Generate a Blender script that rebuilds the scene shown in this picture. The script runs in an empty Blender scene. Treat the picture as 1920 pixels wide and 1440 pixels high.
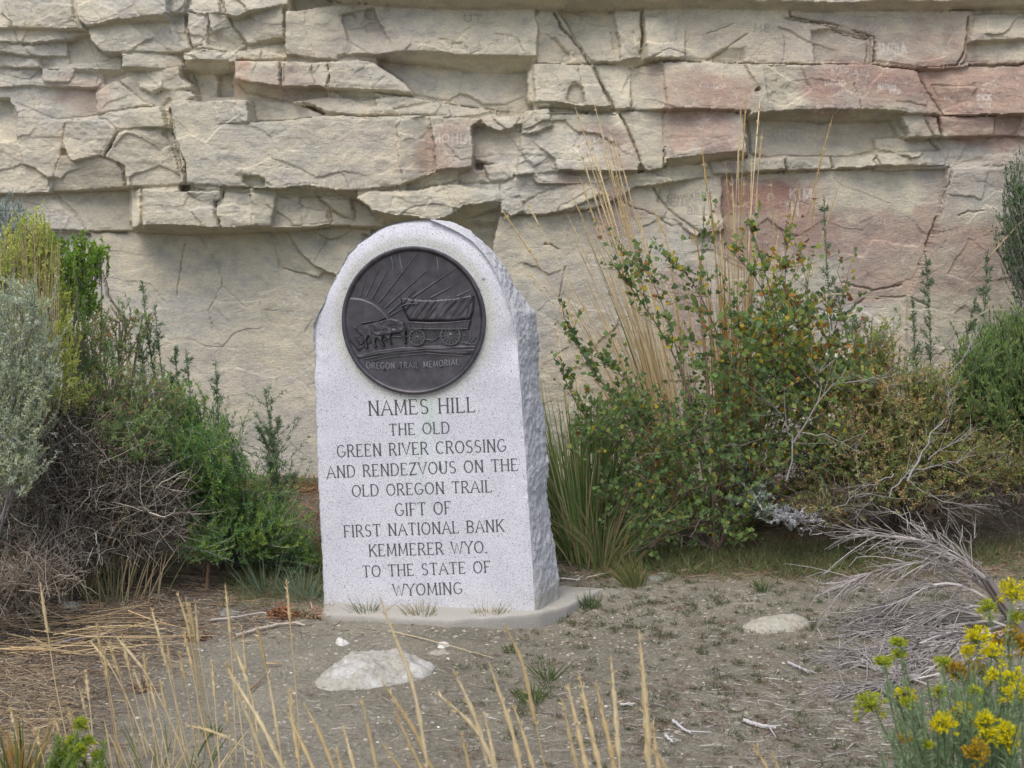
import bpy, math, random
import numpy as np
from mathutils import Vector, Matrix
random.seed(7); RNG = np.random.default_rng(7)

# ------------------------------------------------------------------ camera, world, sun, exposure
S = bpy.context.scene
COL = S.collection
CAMZ, PITCH, FPX = 1.5, math.radians(5.32), 2676.0
cam_data = bpy.data.cameras.new('camera')
cam = bpy.data.objects.new('camera', cam_data); COL.objects.link(cam)
cam.location = (0, 0, CAMZ); cam.rotation_euler = (math.radians(90) - PITCH, 0, 0)
cam_data.sensor_width = 36; cam_data.lens = FPX/1920*36
cam_data.clip_start = .05; cam_data.clip_end = 500
cam_data.dof.use_dof = True; cam_data.dof.focus_distance = 6.3; cam_data.dof.aperture_fstop = 7.5
S.camera = cam
SUN_EL, SUN_AZ = math.radians(56), math.radians(200)     # azimuth clockwise from +Y (north)
world = bpy.data.worlds.new('World'); S.world = world; world.use_nodes = True
wn = world.node_tree.nodes; wl = world.node_tree.links
sky = wn.new('ShaderNodeTexSky'); sky.sky_type = 'NISHITA'; sky.sun_disc = False
sky.sun_elevation = SUN_EL; sky.sun_rotation = SUN_AZ; sky.air_density = 1.0; sky.dust_density = 3.0; sky.ozone_density = .6
wl.new(sky.outputs[0], wn['Background'].inputs[0]); wn['Background'].inputs[1].default_value = .13
sun_d = bpy.data.lights.new('sun', 'SUN'); sun_d.energy = 1.25; sun_d.angle = math.radians(38); sun_d.color = (1, .95, .86)
sun = bpy.data.objects.new('sun', sun_d); COL.objects.link(sun)
sd = Vector((math.sin(SUN_AZ)*math.cos(SUN_EL), math.cos(SUN_AZ)*math.cos(SUN_EL), math.sin(SUN_EL)))
sun.rotation_euler = sd.to_track_quat('Z', 'Y').to_euler()
S.view_settings.view_transform = 'Standard'; S.view_settings.look = 'None'
S.view_settings.gamma = 1; S.view_settings.use_curve_mapping = False; S.view_settings.exposure = .42
S.render.engine = 'CYCLES'

# ------------------------------------------------------------------ pixel <-> place helpers (photo is 1920x1440)
FW = np.array([0, math.cos(PITCH), -math.sin(PITCH)]); UP = np.array([0, math.sin(PITCH), math.cos(PITCH)])
def ray(x, y):
    u = (x-960)/FPX; v = (y-720)/FPX
    return np.array([u, 0, 0]) + FW - UP*v
def at(x, y, Y):
    r = ray(x, y); return r*(Y/r[1]) + np.array([0, 0, CAMZ])

# ------------------------------------------------------------------ noise
def _hash2(ix, iy, seed):
    h = (ix.astype(np.int64)*374761393 + iy.astype(np.int64)*668265263 + seed*1442695041) & 0xffffffff
    h = ((h ^ (h >> 13))*1274126177) & 0xffffffff
    return ((h ^ (h >> 16)) & 0xffffff)/float(0xffffff)
def vnoise(x, y, seed=0):
    x = np.asarray(x, float); y = np.asarray(y, float)
    ix = np.floor(x); iy = np.floor(y); fx = x-ix; fy = y-iy
    fx = fx*fx*(3-2*fx); fy = fy*fy*(3-2*fy)
    a = _hash2(ix, iy, seed); b = _hash2(ix+1, iy, seed); c = _hash2(ix, iy+1, seed); d = _hash2(ix+1, iy+1, seed)
    return ((a*(1-fx)+b*fx)*(1-fy) + (c*(1-fx)+d*fx)*fy)*2-1
def fbm(x, y, seed=0, o=4, g=.5):
    s = 0; a = 1; t = 0
    for k in range(o):
        s = s + a*vnoise(x*2**k+17.3*k, y*2**k-9.1*k, seed+k*31); t += a; a *= g
    return s/t
def sstep(a, b, x):
    t = np.clip((x-a)/(b-a), 0, 1); return t*t*(3-2*t)
def cells(x, y, seed):
    """cellular facets: random tilted plane per jittered cell"""
    ix = np.floor(x); iy = np.floor(y); best = np.full(x.shape, 1e9); val = np.zeros(x.shape)
    for dx in (-1, 0, 1):
        for dy in (-1, 0, 1):
            cx = ix+dx; cy = iy+dy
            px = cx+_hash2(cx, cy, seed); py = cy+_hash2(cx, cy, seed+1)
            d = (x-px)**2+(y-py)**2
            v = (x-px)*(_hash2(cx, cy, seed+2)-.5)*2 + (y-py)*(_hash2(cx, cy, seed+3)-.5)*2 + (_hash2(cx, cy, seed+4)-.5)*.9
            m = d < best; best = np.where(m, d, best); val = np.where(m, v, val)
    return val

# ------------------------------------------------------------------ object helpers
def tag(o, label=None, cat=None, group=None, kind=None):
    for k, v in (('label', label), ('category', cat), ('group', group), ('kind', kind)):
        if v: o[k] = v
    return o
def empty(name, loc=(0, 0, 0), label=None, cat=None, group=None):
    o = bpy.data.objects.new(name, None); o.location = loc; o.empty_display_size = .1
    COL.objects.link(o); return tag(o, label, cat, group)
def link(name, me, parent=None, mat=None):
    o = bpy.data.objects.new(name, me); COL.objects.link(o)
    if mat and not me.materials: me.materials.append(mat)
    if parent:
        o.parent = parent; o.matrix_parent_inverse = Matrix.Translation(-parent.location) if not parent.parent else Matrix.Identity(4)
    return o
def npmesh(name, V, F, cols=None, smooth=True):
    """V (n,3), F (m,k) all the same k"""
    V = np.asarray(V, np.float32); F = np.asarray(F, np.int32); me = bpy.data.meshes.new(name)
    m, k = F.shape
    me.vertices.add(len(V)); me.vertices.foreach_set('co', V.ravel())
    me.loops.add(m*k); me.loops.foreach_set('vertex_index', F.ravel())
    me.polygons.add(m); me.polygons.foreach_set('loop_start', np.arange(0, m*k, k, dtype=np.int32))
    me.polygons.foreach_set('loop_total', np.full(m, k, np.int32))
    me.polygons.foreach_set('use_smooth', np.full(m, smooth))
    if cols is not None:
        a = me.color_attributes.new('col', 'FLOAT_COLOR', 'POINT')
        c = np.ones((len(V), 4), np.float32); c[:, :3] = cols; a.data.foreach_set('color', c.ravel())
    me.update(calc_edges=True); return me
class MB:
    """collects triangles with a colour per vertex"""
    def __init__(s): s.v = []; s.f = []; s.c = []; s.n = 0
    def add(s, V, F, C):
        V = np.asarray(V, float).reshape(-1, 3); F = np.asarray(F).reshape(-1, 3)
        C = np.asarray(C, float); C = np.tile(C, (len(V), 1)) if C.ndim == 1 else C
        s.v.append(V); s.f.append(F+s.n); s.c.append(C); s.n += len(V)
    def build(s, name, mat, parent=None, smooth=True):
        V = np.vstack(s.v); me = npmesh(name, V, np.vstack(s.f), np.vstack(s.c), smooth)
        return link(name, me, parent, mat)

# ------------------------------------------------------------------ materials
def mat_new(name):
    m = bpy.data.materials.new(name); m.use_nodes = True; nt = m.node_tree
    return m, nt, nt.nodes['Principled BSDF']
def N(nt, t, **kw):
    n = nt.nodes.new(t)
    for k, v in kw.items():
        if k in n.inputs.keys(): n.inputs[k].default_value = v
        else: setattr(n, k, v)
    return n
def ramp(nt, fac, stops):
    r = nt.nodes.new('ShaderNodeValToRGB'); e = r.color_ramp.elements
    while len(e) < len(stops): e.new(.5)
    for q, (p, c) in zip(e, stops): q.position = p; q.color = (*c, 1) if len(c) == 3 else c
    nt.links.new(fac, r.inputs[0]); return r.outputs[0]
def mixc(nt, a, b, fac, mode='MIX'):
    m = nt.nodes.new('ShaderNodeMix'); m.data_type = 'RGBA'; m.blend_type = mode
    for s, v in ((m.inputs[0], fac), (m.inputs[6], a), (m.inputs[7], b)):
        if hasattr(v, 'links'): nt.links.new(v, s)
        else: s.default_value = v if isinstance(v, float) else (*v, 1)
    return m.outputs[2]
def coords(nt): return N(nt, 'ShaderNodeNewGeometry').outputs['Position']
def mapped(nt, vec, sc):
    m = nt.nodes.new('ShaderNodeMapping'); m.inputs['Scale'].default_value = sc; nt.links.new(vec, m.inputs[0]); return m.outputs[0]
def noise(nt, vec, scale, detail=4, rough=.55):
    n = N(nt, 'ShaderNodeTexNoise', Scale=scale, Detail=detail, Roughness=rough); nt.links.new(vec, n.inputs['Vector']); return n.outputs[0]
def bump(nt, b, h, dist, strength=1.0, normal=None):
    n = N(nt, 'ShaderNodeBump', Strength=strength, Distance=dist); nt.links.new(h, n.inputs['Height'])
    if normal: nt.links.new(normal, n.inputs['Normal'])
    if b: nt.links.new(n.outputs[0], b.inputs['Normal'])
    return n.outputs[0]

def make_rock():
    m, nt, b = mat_new('sandstone'); p = coords(nt)
    a = N(nt, 'ShaderNodeAttribute', attribute_name='col').outputs[0]
    n1 = noise(nt, mapped(nt, p, (1, 1, 1.6)), 9, 6, .65); n2 = noise(nt, mapped(nt, p, (1, 1, 2.2)), 55, 6, .75)
    n3 = noise(nt, p, 260, 2, .6)
    c = mixc(nt, a, ramp(nt, n1, [(.3, (.74, .75, .79)), (.5, (1, 1, 1)), (.7, (1.17, 1.13, 1.06))]), 1.0, 'MULTIPLY')
    c = mixc(nt, c, ramp(nt, n2, [(.3, (.86, .86, .87)), (.6, (1.08, 1.08, 1.08))]), 1.0, 'MULTIPLY')
    c = mixc(nt, c, ramp(nt, n3, [(.3, (.86, .86, .86)), (.65, (1.1, 1.1, 1.1))]), 1.0, 'MULTIPLY')
    nt.links.new(c, b.inputs['Base Color']); b.inputs['Roughness'].default_value = .95; b.inputs['Specular IOR Level'].default_value = .15
    v = N(nt, 'ShaderNodeTexVoronoi', Scale=38.0); nt.links.new(mapped(nt, p, (1, 1, 1.8)), v.inputs['Vector'])
    pit = ramp(nt, v.outputs['Distance'], [(.05, (0, 0, 0)), (.22, (1, 1, 1))])
    n = bump(nt, None, n2, .010, .8); n = bump(nt, None, pit, .003, .35, n); bump(nt, b, n3, .004, .8, n); return m
def make_granite(name, dark=1.0, rough=.002):
    m, nt, b = mat_new(name); tc = coords(nt); a = N(nt, 'ShaderNodeAttribute', attribute_name='col').outputs[0]
    n1 = noise(nt, tc, 260, 2, .6); n0 = noise(nt, tc, 5, 4, .6); n2 = noise(nt, tc, 170, 3, .75)
    v = N(nt, 'ShaderNodeTexVoronoi', Scale=150.0); nt.links.new(tc, v.inputs['Vector'])
    c = ramp(nt, n1, [(.28, (.32, .325, .37)), (.44, (.60, .61, .68)), (.62, (.72, .73, .79))])
    c = mixc(nt, c, ramp(nt, n2, [(.33, (.28, .28, .30)), (.42, (1, 1, 1))]), 1.0, 'MULTIPLY')
    c = mixc(nt, c, ramp(nt, v.outputs['Distance'], [(.10, (.25, .25, .27)), (.17, (1, 1, 1))]), .55, 'MULTIPLY')
    c = mixc(nt, c, ramp(nt, n0, [(.3, (.90, .90, .91)), (.7, (1.05, 1.05, 1.05))]), 1.0, 'MULTIPLY')
    c = mixc(nt, c, a, 1.0, 'MULTIPLY')
    nt.links.new(c, b.inputs['Base Color']); b.inputs['Roughness'].default_value = .7; b.inputs['Specular IOR Level'].default_value = .3
    bump(nt, b, n2, rough, .6); return m
def make_dirt():
    m, nt, b = mat_new('dirt'); p = coords(nt)
    a = N(nt, 'ShaderNodeAttribute', attribute_name='col').outputs[0]
    n1 = noise(nt, p, 3.5, 6, .7); n2 = noise(nt, p, 60, 5, .75); n3 = noise(nt, p, 350, 2, .7)
    v = N(nt, 'ShaderNodeTexVoronoi', Scale=120.0); nt.links.new(p, v.inputs['Vector'])
    c = mixc(nt, a, ramp(nt, n1, [(.3, (.80, .80, .80)), (.7, (1.18, 1.17, 1.15))]), 1.0, 'MULTIPLY')
    c = mixc(nt, c, ramp(nt, n2, [(.3, (.62, .62, .62)), (.55, (1, 1, 1)), (.7, (1.35, 1.35, 1.35))]), 1.0, 'MULTIPLY')
    c = mixc(nt, c, ramp(nt, n3, [(.3, (.7, .7, .7)), (.5, (1, 1, 1)), (.7, (1.6, 1.6, 1.6))]), 1.0, 'MULTIPLY')
    nt.links.new(c, b.inputs['Base Color']); b.inputs['Roughness'].default_value = 1; b.inputs['Specular IOR Level'].default_value = .1
    n = bump(nt, None, n2, .02, .9); bump(nt, b, n3, .005, .8, n); return m
def make_attr(name, rough=.8, spec=.2, translucent=0.0, var=.15, scale=90, bumpd=0, metal=0):
    m, nt, b = mat_new(name); p = coords(nt)
    a = N(nt, 'ShaderNodeAttribute', attribute_name='col').outputs[0]
    n1 = noise(nt, p, scale, 3, .6)
    c = mixc(nt, a, ramp(nt, n1, [(.3, (1-var,)*3), (.7, (1+var,)*3)]), 1.0, 'MULTIPLY')
    nt.links.new(c, b.inputs['Base Color']); b.inputs['Roughness'].default_value = rough; b.inputs['Specular IOR Level'].default_value = spec
    b.inputs['Metallic'].default_value = metal
    if bumpd: bump(nt, b, n1, bumpd, .8)
    if translucent:
        t = nt.nodes.new('ShaderNodeBsdfTranslucent'); nt.links.new(c, t.inputs[0])
        mx = nt.nodes.new('ShaderNodeMixShader'); mx.inputs[0].default_value = translucent
        nt.links.new(b.outputs[0], mx.inputs[1]); nt.links.new(t.outputs[0], mx.inputs[2])
        nt.links.new(mx.outputs[0], nt.nodes['Material Output'].inputs[0])
    return m
M_rock = make_rock(); M_granite = make_granite('granite'); M_dirt = make_dirt()
M_leaf = make_attr('leaf', .85, .12, .5, .12); M_wood = make_attr('dry_wood', .9, .15, 0, .25, 220)
M_straw = make_attr('straw', .65, .3, .15, .12, 150); M_stone = make_attr('field_stone', .95, .1, 0, .22, 70, .006)
M_concrete = make_attr('concrete', .95, .1, 0, .12, 160, .004)
M_bronze = make_attr('bronze', .42, .5, 0, .30, 22, 0, .65)
M_cut = make_attr('letter_cut', .9, .1, 0, .2, 300)

# ------------------------------------------------------------------ cliff: traced ledges and blocks, rasterised to real relief
YB = 8.2                                   # back plane of the cliff; p = metres that a face stands out of it
def axis(a0, a1, step, lo, hi, far=.12):
    mid = np.arange(a0, a1, step); L = [a0]; s = step
    while L[-1] > lo: s = min(s*1.25, far); L.append(L[-1]-s)
    H = [mid[-1]]; s = step
    while H[-1] < hi: s = min(s*1.25, far); H.append(H[-1]+s)
    return np.concatenate([np.array(L[1:])[::-1], mid, np.array(H[1:])])
XA = axis(-3.05, 3.05, .0056, -11, 11, .15); ZA = axis(.35, 2.88, .0052, -.4, 4.6, .15)
GX, GZ = np.meshgrid(XA, ZA)
WX = GX + .016*fbm(GX*7, GZ*7, 5, 4) + .004*fbm(GX*60, GZ*60, 6, 2)
WZ = GZ + .013*fbm(GX*5, GZ*9, 8, 4) + .004*fbm(GX*60, GZ*60, 9, 2)
P = .27 + .04*fbm(GX*.7, GZ*.9, 11, 3) + .07*sstep(1.62, 1.67, GZ); LAB = np.zeros(GX.shape, int)
ROUGH = np.full(GX.shape, .22)
def inpoly(px, pz, X, Z):
    c = np.zeros(X.shape, bool); n = len(px); j = n-1
    for i in range(n):
        if pz[i] != pz[j]:
            k = ((pz[i] > Z) != (pz[j] > Z)) & (X < (px[j]-px[i])*(Z-pz[i])/(pz[j]-pz[i])+px[i]); c ^= k
        j = i
    return c
nlab = 0; PSC = .55
def facet(pts, p, gx=0, gy=0, rough=1.0, join=False, warm=0):
    """pts in photo pixels; p = stand-out at the centre; gx, gy = change per 100 px right / down"""
    global nlab
    if not join: nlab += 1
    p = .40+(p-.40)*PSC; gx *= PSC; gy *= PSC
    if not join and rough > .25:
        q = .6 if len(pts) > 9 else 1.0; w_ = max(max(a[0] for a in pts)-min(a[0] for a in pts), 60)/100; gx += random.uniform(-.05, .05)*q/max(w_*.6, .7); gy += random.uniform(-.03, .07)*q
    P3 = np.array([at(x, y, YB-p) for x, y in pts]); px, pz = P3[:, 0], P3[:, 2]
    a = max(np.searchsorted(XA, px.min()-.05)-1, 0); b = np.searchsorted(XA, px.max()+.05)+1
    c = max(np.searchsorted(ZA, pz.min()-.05)-1, 0); d = np.searchsorted(ZA, pz.max()+.05)+1
    m = inpoly(px, pz, WX[c:d, a:b], WZ[c:d, a:b])
    cx, cz = (px.min()+px.max())/2, (pz.min()+pz.max())/2; u = 100/FPX*YB
    h = p + (GX[c:d, a:b]-cx)/u*gx - (GZ[c:d, a:b]-cz)/u*gy
    P[c:d, a:b] = np.where(m, h, P[c:d, a:b]); LAB[c:d, a:b] = np.where(m, nlab, LAB[c:d, a:b])
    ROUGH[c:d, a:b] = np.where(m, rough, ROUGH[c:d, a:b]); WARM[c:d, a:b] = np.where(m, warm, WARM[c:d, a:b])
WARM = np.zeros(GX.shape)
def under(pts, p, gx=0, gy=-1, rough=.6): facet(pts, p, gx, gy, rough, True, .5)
# right hand wall below the ledges
facet([(935,405),(1000,400),(1100,395),(1200,345),(1330,330),(1600,318),(1775,312),(1760,400),(1735,470),(1700,560),(1690,1100),(900,1100),(900,600)], .40, 0, .01, .36)
facet([(1775,312),(1860,280),(2000,262),(2000,1100),(1690,1100),(1700,560),(1740,465),(1762,400)], .43, -.03, .01, .38)
# lower left wall swells
facet([(505,430),(545,420),(600,425),(640,470),(600,520),(560,510),(520,500)], .20, 0, -.05, .8)
facet([(535,425),(600,418),(700,430),(760,480),(640,520),(590,500),(560,470)], .22, 0, .03, .8)
# left: recess and slabs
facet([(-60,365),(95,362),(170,434),(-60,440)], .28, 0, .05, .6)
facet([(90,355),(245,355),(245,433),(165,433),(130,392)], .20, .02, 0, .2)
facet([(-60,150),(185,155),(200,215),(95,226),(40,200),(-60,190)], .30, 0, 0, .4)
facet([(-60,185),(25,188),(32,228),(30,262),(-60,275)], .20, .05, 0, .5)
facet([(20,192),(95,222),(123,226),(116,270),(100,330),(92,362),(-60,368),(-60,275),(30,262),(34,228)], .38, 0, .02, .9)
facet([(175,170),(212,150),(305,196),(202,210),(182,215)], .44, .05, -.1, 1)
facet([(172,240),(175,220),(203,209),(302,197),(318,242)], .56, .05, .02, .6)
under([(172,240),(318,242),(312,250),(220,250)], .50)
facet([(112,265),(123,223),(200,224),(219,249),(194,292),(134,304)], .52, -.04, .06, 1)
facet([(92,358),(98,325),(112,290),(134,304),(194,292),(218,298),(232,320),(238,352)], .42, .03, -.15, .5)
facet([(196,292),(218,250),(250,242),(302,244),(320,270),(344,346),(238,352),(232,310)], .54, .04, .03, .9)
# stack of thin beds, upper left
facet([(-60,122),(128,126),(192,148),(185,164),(60,160),(-60,164)], .36, 0, .02, 1)
facet([(75,128),(140,130),(130,152),(80,153)], .40, 0, .03, 1)
facet([(-60,98),(60,104),(78,122),(128,127),(-60,126)], .41, 0, .05, 1)
facet([(62,104),(130,106),(228,108),(232,134),(196,148),(140,130),(80,124)], .38, .03, .05, 1)
under([(140,126),(230,132),(226,142),(190,150)], .34)
facet([(-60,78),(60,80),(125,76),(132,106),(90,104),(-60,98)], .46, 0, .04, 1)
facet([(124,70),(160,60),(192,100),(228,104),(200,118),(128,120)], .36, .03, 0, .8)
facet([(-60,50),(60,52),(158,57),(126,72),(60,80),(-60,79)], .50, 0, .05, 1)
facet([(-60,-60),(126,-60),(136,32),(158,54),(60,52),(20,50),(-60,52)], .55, .02, .03, .8)
facet([(-60,-60),(10,-60),(8,10),(22,42),(20,52),(-60,56)], .50, .02, .03, .8)
# middle upper fragments
facet([(222,150),(300,128),(348,152),(362,172),(322,178),(302,204),(268,190)], .42, 0, -.05, 1.3)
facet([(248,140),(300,128),(318,160),(285,175),(262,165)], .47, .1, .08, 1.2)
facet([(298,120),(342,120),(362,160),(330,172),(305,165)], .50, .1, -.08, 1.2)
facet([(305,168),(345,165),(372,178),(340,192),(322,186)], .47, .1, .1, 1.2)
facet([(342,118),(440,112),(442,184),(400,183),(350,150)], .20, .03, .03, .2)
facet([(350,122),(395,128),(415,150),(405,183),(372,172)], .28, .15, -.05, .5)
facet([(165,72),(163,52),(322,33),(354,88),(336,96),(226,100),(190,98)], .52, .02, .02, .9)
under([(190,98),(336,96),(330,101),(240,103)], .47)
facet([(228,102),(332,96),(342,122),(300,130),(228,130)], .50, .02, 0, .9)
under([(228,128),(300,127),(296,134),(236,135)], .46)
facet([(128,-60),(316,-60),(320,30),(250,42),(160,49),(143,35)], .60, .02, .05, .8)
under([(160,47),(318,30),(320,37),(165,54)], .55)
facet([(312,-60),(352,-60),(348,25),(322,31)], .50, .05, 0, 1)
facet([(320,30),(348,25),(350,60),(356,90),(340,76)], .44, .1, 0, .8)
facet([(350,20),(395,28),(388,84),(358,88),(351,60)], .53, 0, 0, 1)
facet([(354,-60),(402,-60),(416,25),(385,27),(356,18)], .50, .05, .05, 1)
facet([(386,84),(398,62),(425,50),(448,62),(462,88),(440,98)], .47, 0, -.3, .8)
facet([(395,25),(418,26),(442,36),(462,84),(430,50),(400,62)], .52, -.1, 0, .9)
facet([(404,-60),(542,-60),(542,12),(470,24),(448,36),(425,30)], .60, 0, .08, .8)
under([(425,30),(448,36),(470,24),(540,14),(530,22),(470,34),(440,42)], .54)
facet([(438,38),(532,14),(532,74),(485,80),(462,82)], .56, .06, .02, .7)
under([(484,79),(532,73),(528,80),(490,84)], .5)
facet([(356,90),(388,84),(440,96),(535,80),(540,112),(440,112),(430,98)], .53, 0, .05, 1)
facet([(340,98),(390,94),(438,98),(442,112),(432,118),(392,121),(343,119)], .62, 0, .05, 1)
under([(343,118),(434,116),(432,130),(400,134),(348,128)], .48)
# great slab top centre
facet([(535,105),(535,20),(640,6),(800,12),(1002,14),(1008,62),(1007,108),(853,107),(838,101),(748,97),(718,108),(700,111),(640,111)], .62, 0, .03, .5)
facet([(640,30),(700,18),(720,58),(745,97),(720,108),(690,105),(655,80)], .58, .08, .10, .7)
facet([(660,28),(705,40),(725,58),(690,62)], .55, .1, -.3, .7)
facet([(820,70),(870,80),(880,95),(850,92)], .58, .1, -.3, .7)
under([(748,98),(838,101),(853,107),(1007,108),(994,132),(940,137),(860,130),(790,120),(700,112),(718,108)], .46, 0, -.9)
facet([(640,111),(700,112),(790,120),(860,130),(940,137),(990,135),(1000,212),(930,205),(840,192),(770,180),(640,150)], .33, 0, .06, .45)
# painted red bed
facet([(437,113),(524,114),(524,162),(470,160),(446,156),(437,148)], .64, .02, .04, .6)
facet([(526,114),(612,113),(611,164),(526,162)], .64, 0, .04, .6)
under([(440,152),(470,160),(526,163),(612,165),(614,172),(612,188),(560,194),(520,186),(460,172)], .50, 0, -.6)
facet([(614,115),(700,117),(735,135),(760,155),(775,178),(700,172),(614,165)], .60, -.08, .03, .8)
under([(614,165),(700,170),(778,178),(760,184),(690,182),(614,180)], .50)
facet([(545,192),(616,180),(700,184),(778,182),(850,196),(932,204),(900,212),(850,219),(720,213),(650,214),(616,212),(600,205)], .52, -.03, .04, 1)
facet([(465,185),(540,190),(600,208),(612,222),(500,226),(465,228)], .46, 0, .03, .7)
under([(570,196),(590,200),(610,212),(596,212)], .30)
# the big block with HEIDI
facet([(320,186),(466,188),(466,228),(510,226),(640,215),(800,217),(880,218),(888,250),(888,312),(820,326),(756,348),(700,358),(640,360),(580,351),(530,356),(480,350),(415,350),(350,346),(348,300),(330,262)], .66, 0, .03, .55)
facet([(308,196),(320,186),(331,262),(350,302),(350,346),(340,344),(335,300),(318,250)], .58, .7, 0, .3)
facet([(400,188),(466,188),(464,230),(405,232)], .69, 0, .05, 1)
facet([(742,228),(802,218),(812,250),(818,322),(756,347),(750,300)], .62, -.15, 0, .6)
facet([(802,218),(905,220),(902,262),(888,290),(886,314),(818,323),(812,260)], .64, .02, 0, .3)
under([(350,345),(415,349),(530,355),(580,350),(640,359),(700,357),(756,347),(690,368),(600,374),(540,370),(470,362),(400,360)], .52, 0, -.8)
under([(445,325),(490,330),(515,350),(470,350)], .60, 0, -.2)
under([(756,347),(820,324),(888,312),(880,330),(830,350),(740,362)], .52, 0, -.6)
facet([(888,240),(906,222),(960,235),(990,210),(1000,330),(960,330),(930,306),(890,300)], .46, 0, 0, .8)
facet([(903,228),(915,214),(938,214),(978,216),(960,238),(935,246),(912,238)], .56, 0, .05, 1)
facet([(862,325),(890,312),(922,342),(880,354),(866,345)], .50, .1, -.1, 1)
facet([(905,308),(950,305),(968,342),(940,345),(920,341)], .53, 0, 0, 1)
facet([(860,345),(935,340),(1000,345),(1000,372),(940,380),(880,380),(860,370)], .50, 0, .05, 1.2)
facet([(665,372),(700,360),(790,356),(862,345),(935,360),(930,378),(872,386),(845,402),(815,412),(745,404),(700,396),(682,384)], .62, -.03, .05, .8)
under([(700,396),(745,404),(815,412),(845,402),(872,386),(932,378),(938,386),(890,402),(850,418),(700,416)], .42, 0, -.8)
facet([(545,368),(640,368),(668,374),(700,398),(720,425),(600,424),(560,420)], .36, 0, 0, .5)
facet([(600,372),(655,374),(662,416),(640,405)], .46, -.1, -.2, .5)
# lower ledge left
facet([(512,366),(556,378),(575,392),(570,424),(505,426)], .45, .1, -.05, .9)
facet([(560,384),(612,396),(618,420),(566,424)], .43, .05, -.1, .9)
facet([(470,360),(516,366),(507,426),(472,428)], .58, -.05, 0, .9)
facet([(397,376),(412,357),(468,360),(472,426),(412,430),(402,402)], .62, 0, .02, 1)
facet([(240,360),(265,354),(266,424),(258,432),(243,434)], .50, .8, 0, .3)
facet([(263,354),(340,357),(398,362),(400,402),(410,428),(330,424),(265,426)], .66, 0, .02, .5)
facet([(345,356),(410,357),(410,378),(398,386),(372,374)], .70, 0, -.1, .9)
under([(243,434),(265,425),(330,422),(410,427),(472,427),(570,424),(618,421),(600,428),(470,434),(340,438)], .46, 0, -1.6)
# right of centre
facet([(998,14),(1042,18),(1080,76),(1107,118),(1080,122),(1006,118),(1008,62)], .54, .03, .03, .8)
facet([(1042,14),(1140,14),(1142,62),(1160,120),(1107,117),(1078,72)], .50, .03, -.02, .6)
facet([(1006,60),(1040,75),(1078,108),(1060,118),(1006,116)], .50, 0, -.15, .7)
facet([(1135,26),(1152,22),(1170,118),(1157,122),(1145,70)], .54, .5, 0, .3)
facet([(1150,22),(1208,15),(1205,62),(1203,112),(1168,119),(1160,75)], .64, .03, .03, 1)
under([(1150,118),(1203,110),(1230,112),(1190,127),(1170,128)], .54, 0, -.6)
facet([(1208,12),(1480,12),(1480,30),(1560,46),(1640,70),(1636,117),(1450,120),(1395,118),(1390,95),(1330,112),(1280,114),(1210,110)], .62, 0, .02, .5)
facet([(1210,30),(1290,20),(1285,110),(1214,110)], .66, .03, 0, .9)
under([(1280,113),(1330,111),(1360,92),(1398,90),(1392,118),(1330,120)], .56, 0, -.3)
facet([(1480,12),(1560,15),(1832,20),(1822,85),(1806,118),(1735,127),(1640,118),(1642,70),(1560,44),(1484,30)], .60, 0, .02, .5)
facet([(1520,60),(1580,50),(1632,74),(1630,116),(1530,116)], .57, .03, 0, .6)
under([(1500,117),(1640,117),(1735,126),(1740,130),(1640,124)], .55, 0, -.4)
facet([(1832,25),(2000,20),(2000,72),(1818,82)], .64, 0, .05, .9)
facet([(1815,80),(2000,70),(2000,118),(1808,122)], .58, 0, .03, .8)
facet([(1740,125),(1820,118),(1818,128),(1740,132)], .62, 0, .1, 1)
facet([(985,138),(999,120),(1001,196),(990,192)], .52, .7, 0, .3)
facet([(998,119),(1108,120),(1138,182),(1150,206),(1085,199),(1000,196)], .66, 0, .02, .8)
facet([(1062,192),(1066,168),(1075,157),(1090,166),(1094,200)], .60, 0, 0, .5)
under([(1000,195),(1150,204),(1140,210),(1005,203)], .58)
facet([(1110,121),(1168,119),(1186,130),(1182,206),(1150,206)], .56, -.05, .02, .6)
facet([(1180,206),(1186,128),(1242,113),(1252,206),(1205,212)], .58, .15, 0, .4)
facet([(1240,113),(1330,116),(1395,119),(1428,150),(1416,175),(1412,208),(1252,206)], .70, -.03, .03, .4)
facet([(1395,119),(1450,120),(1640,119),(1722,129),(1750,166),(1768,217),(1690,216),(1620,211),(1480,213),(1405,219),(1412,176),(1428,170)], .72, 0, .02, .45)
facet([(1430,125),(1500,122),(1520,170),(1470,205),(1440,190)], .69, .05, 0, .8)
under([(1405,218),(1480,212),(1620,211),(1690,215),(1680,228),(1560,232),(1430,226)], .50, 0, -.9)
facet([(1402,222),(1430,226),(1560,232),(1680,228),(1700,282),(1560,292),(1440,297),(1408,292)], .40, .02, .12, .3)
facet([(1672,222),(1690,216),(1710,250),(1694,286),(1685,250)], .50, .5, 0, .3)
facet([(1690,216),(1757,220),(1768,266),(1722,276),(1698,286),(1708,250)], .66, -.05, -.05, .6)
facet([(1722,130),(1800,125),(2000,118),(2000,218),(1770,216),(1745,168)], .62, 0, .04, .8)
facet([(1750,160),(1830,165),(1790,214),(1768,214)], .58, .1, -.1, .6)
facet([(1757,219),(2000,217),(2000,262),(1860,266),(1800,276),(1772,268)], .60, 0, .02, .6)
facet([(1864,222),(1916,220),(1900,262),(1862,263)], .555, 0, 0, .3)
under([(1770,268),(1860,264),(2000,260),(2000,268),(1800,282)], .50)
facet([(978,248),(985,206),(1040,210),(1160,212),(1202,300),(1197,323),(1060,321),(1000,331),(968,331),(975,290)], .63, 0, .02, .6)
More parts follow.
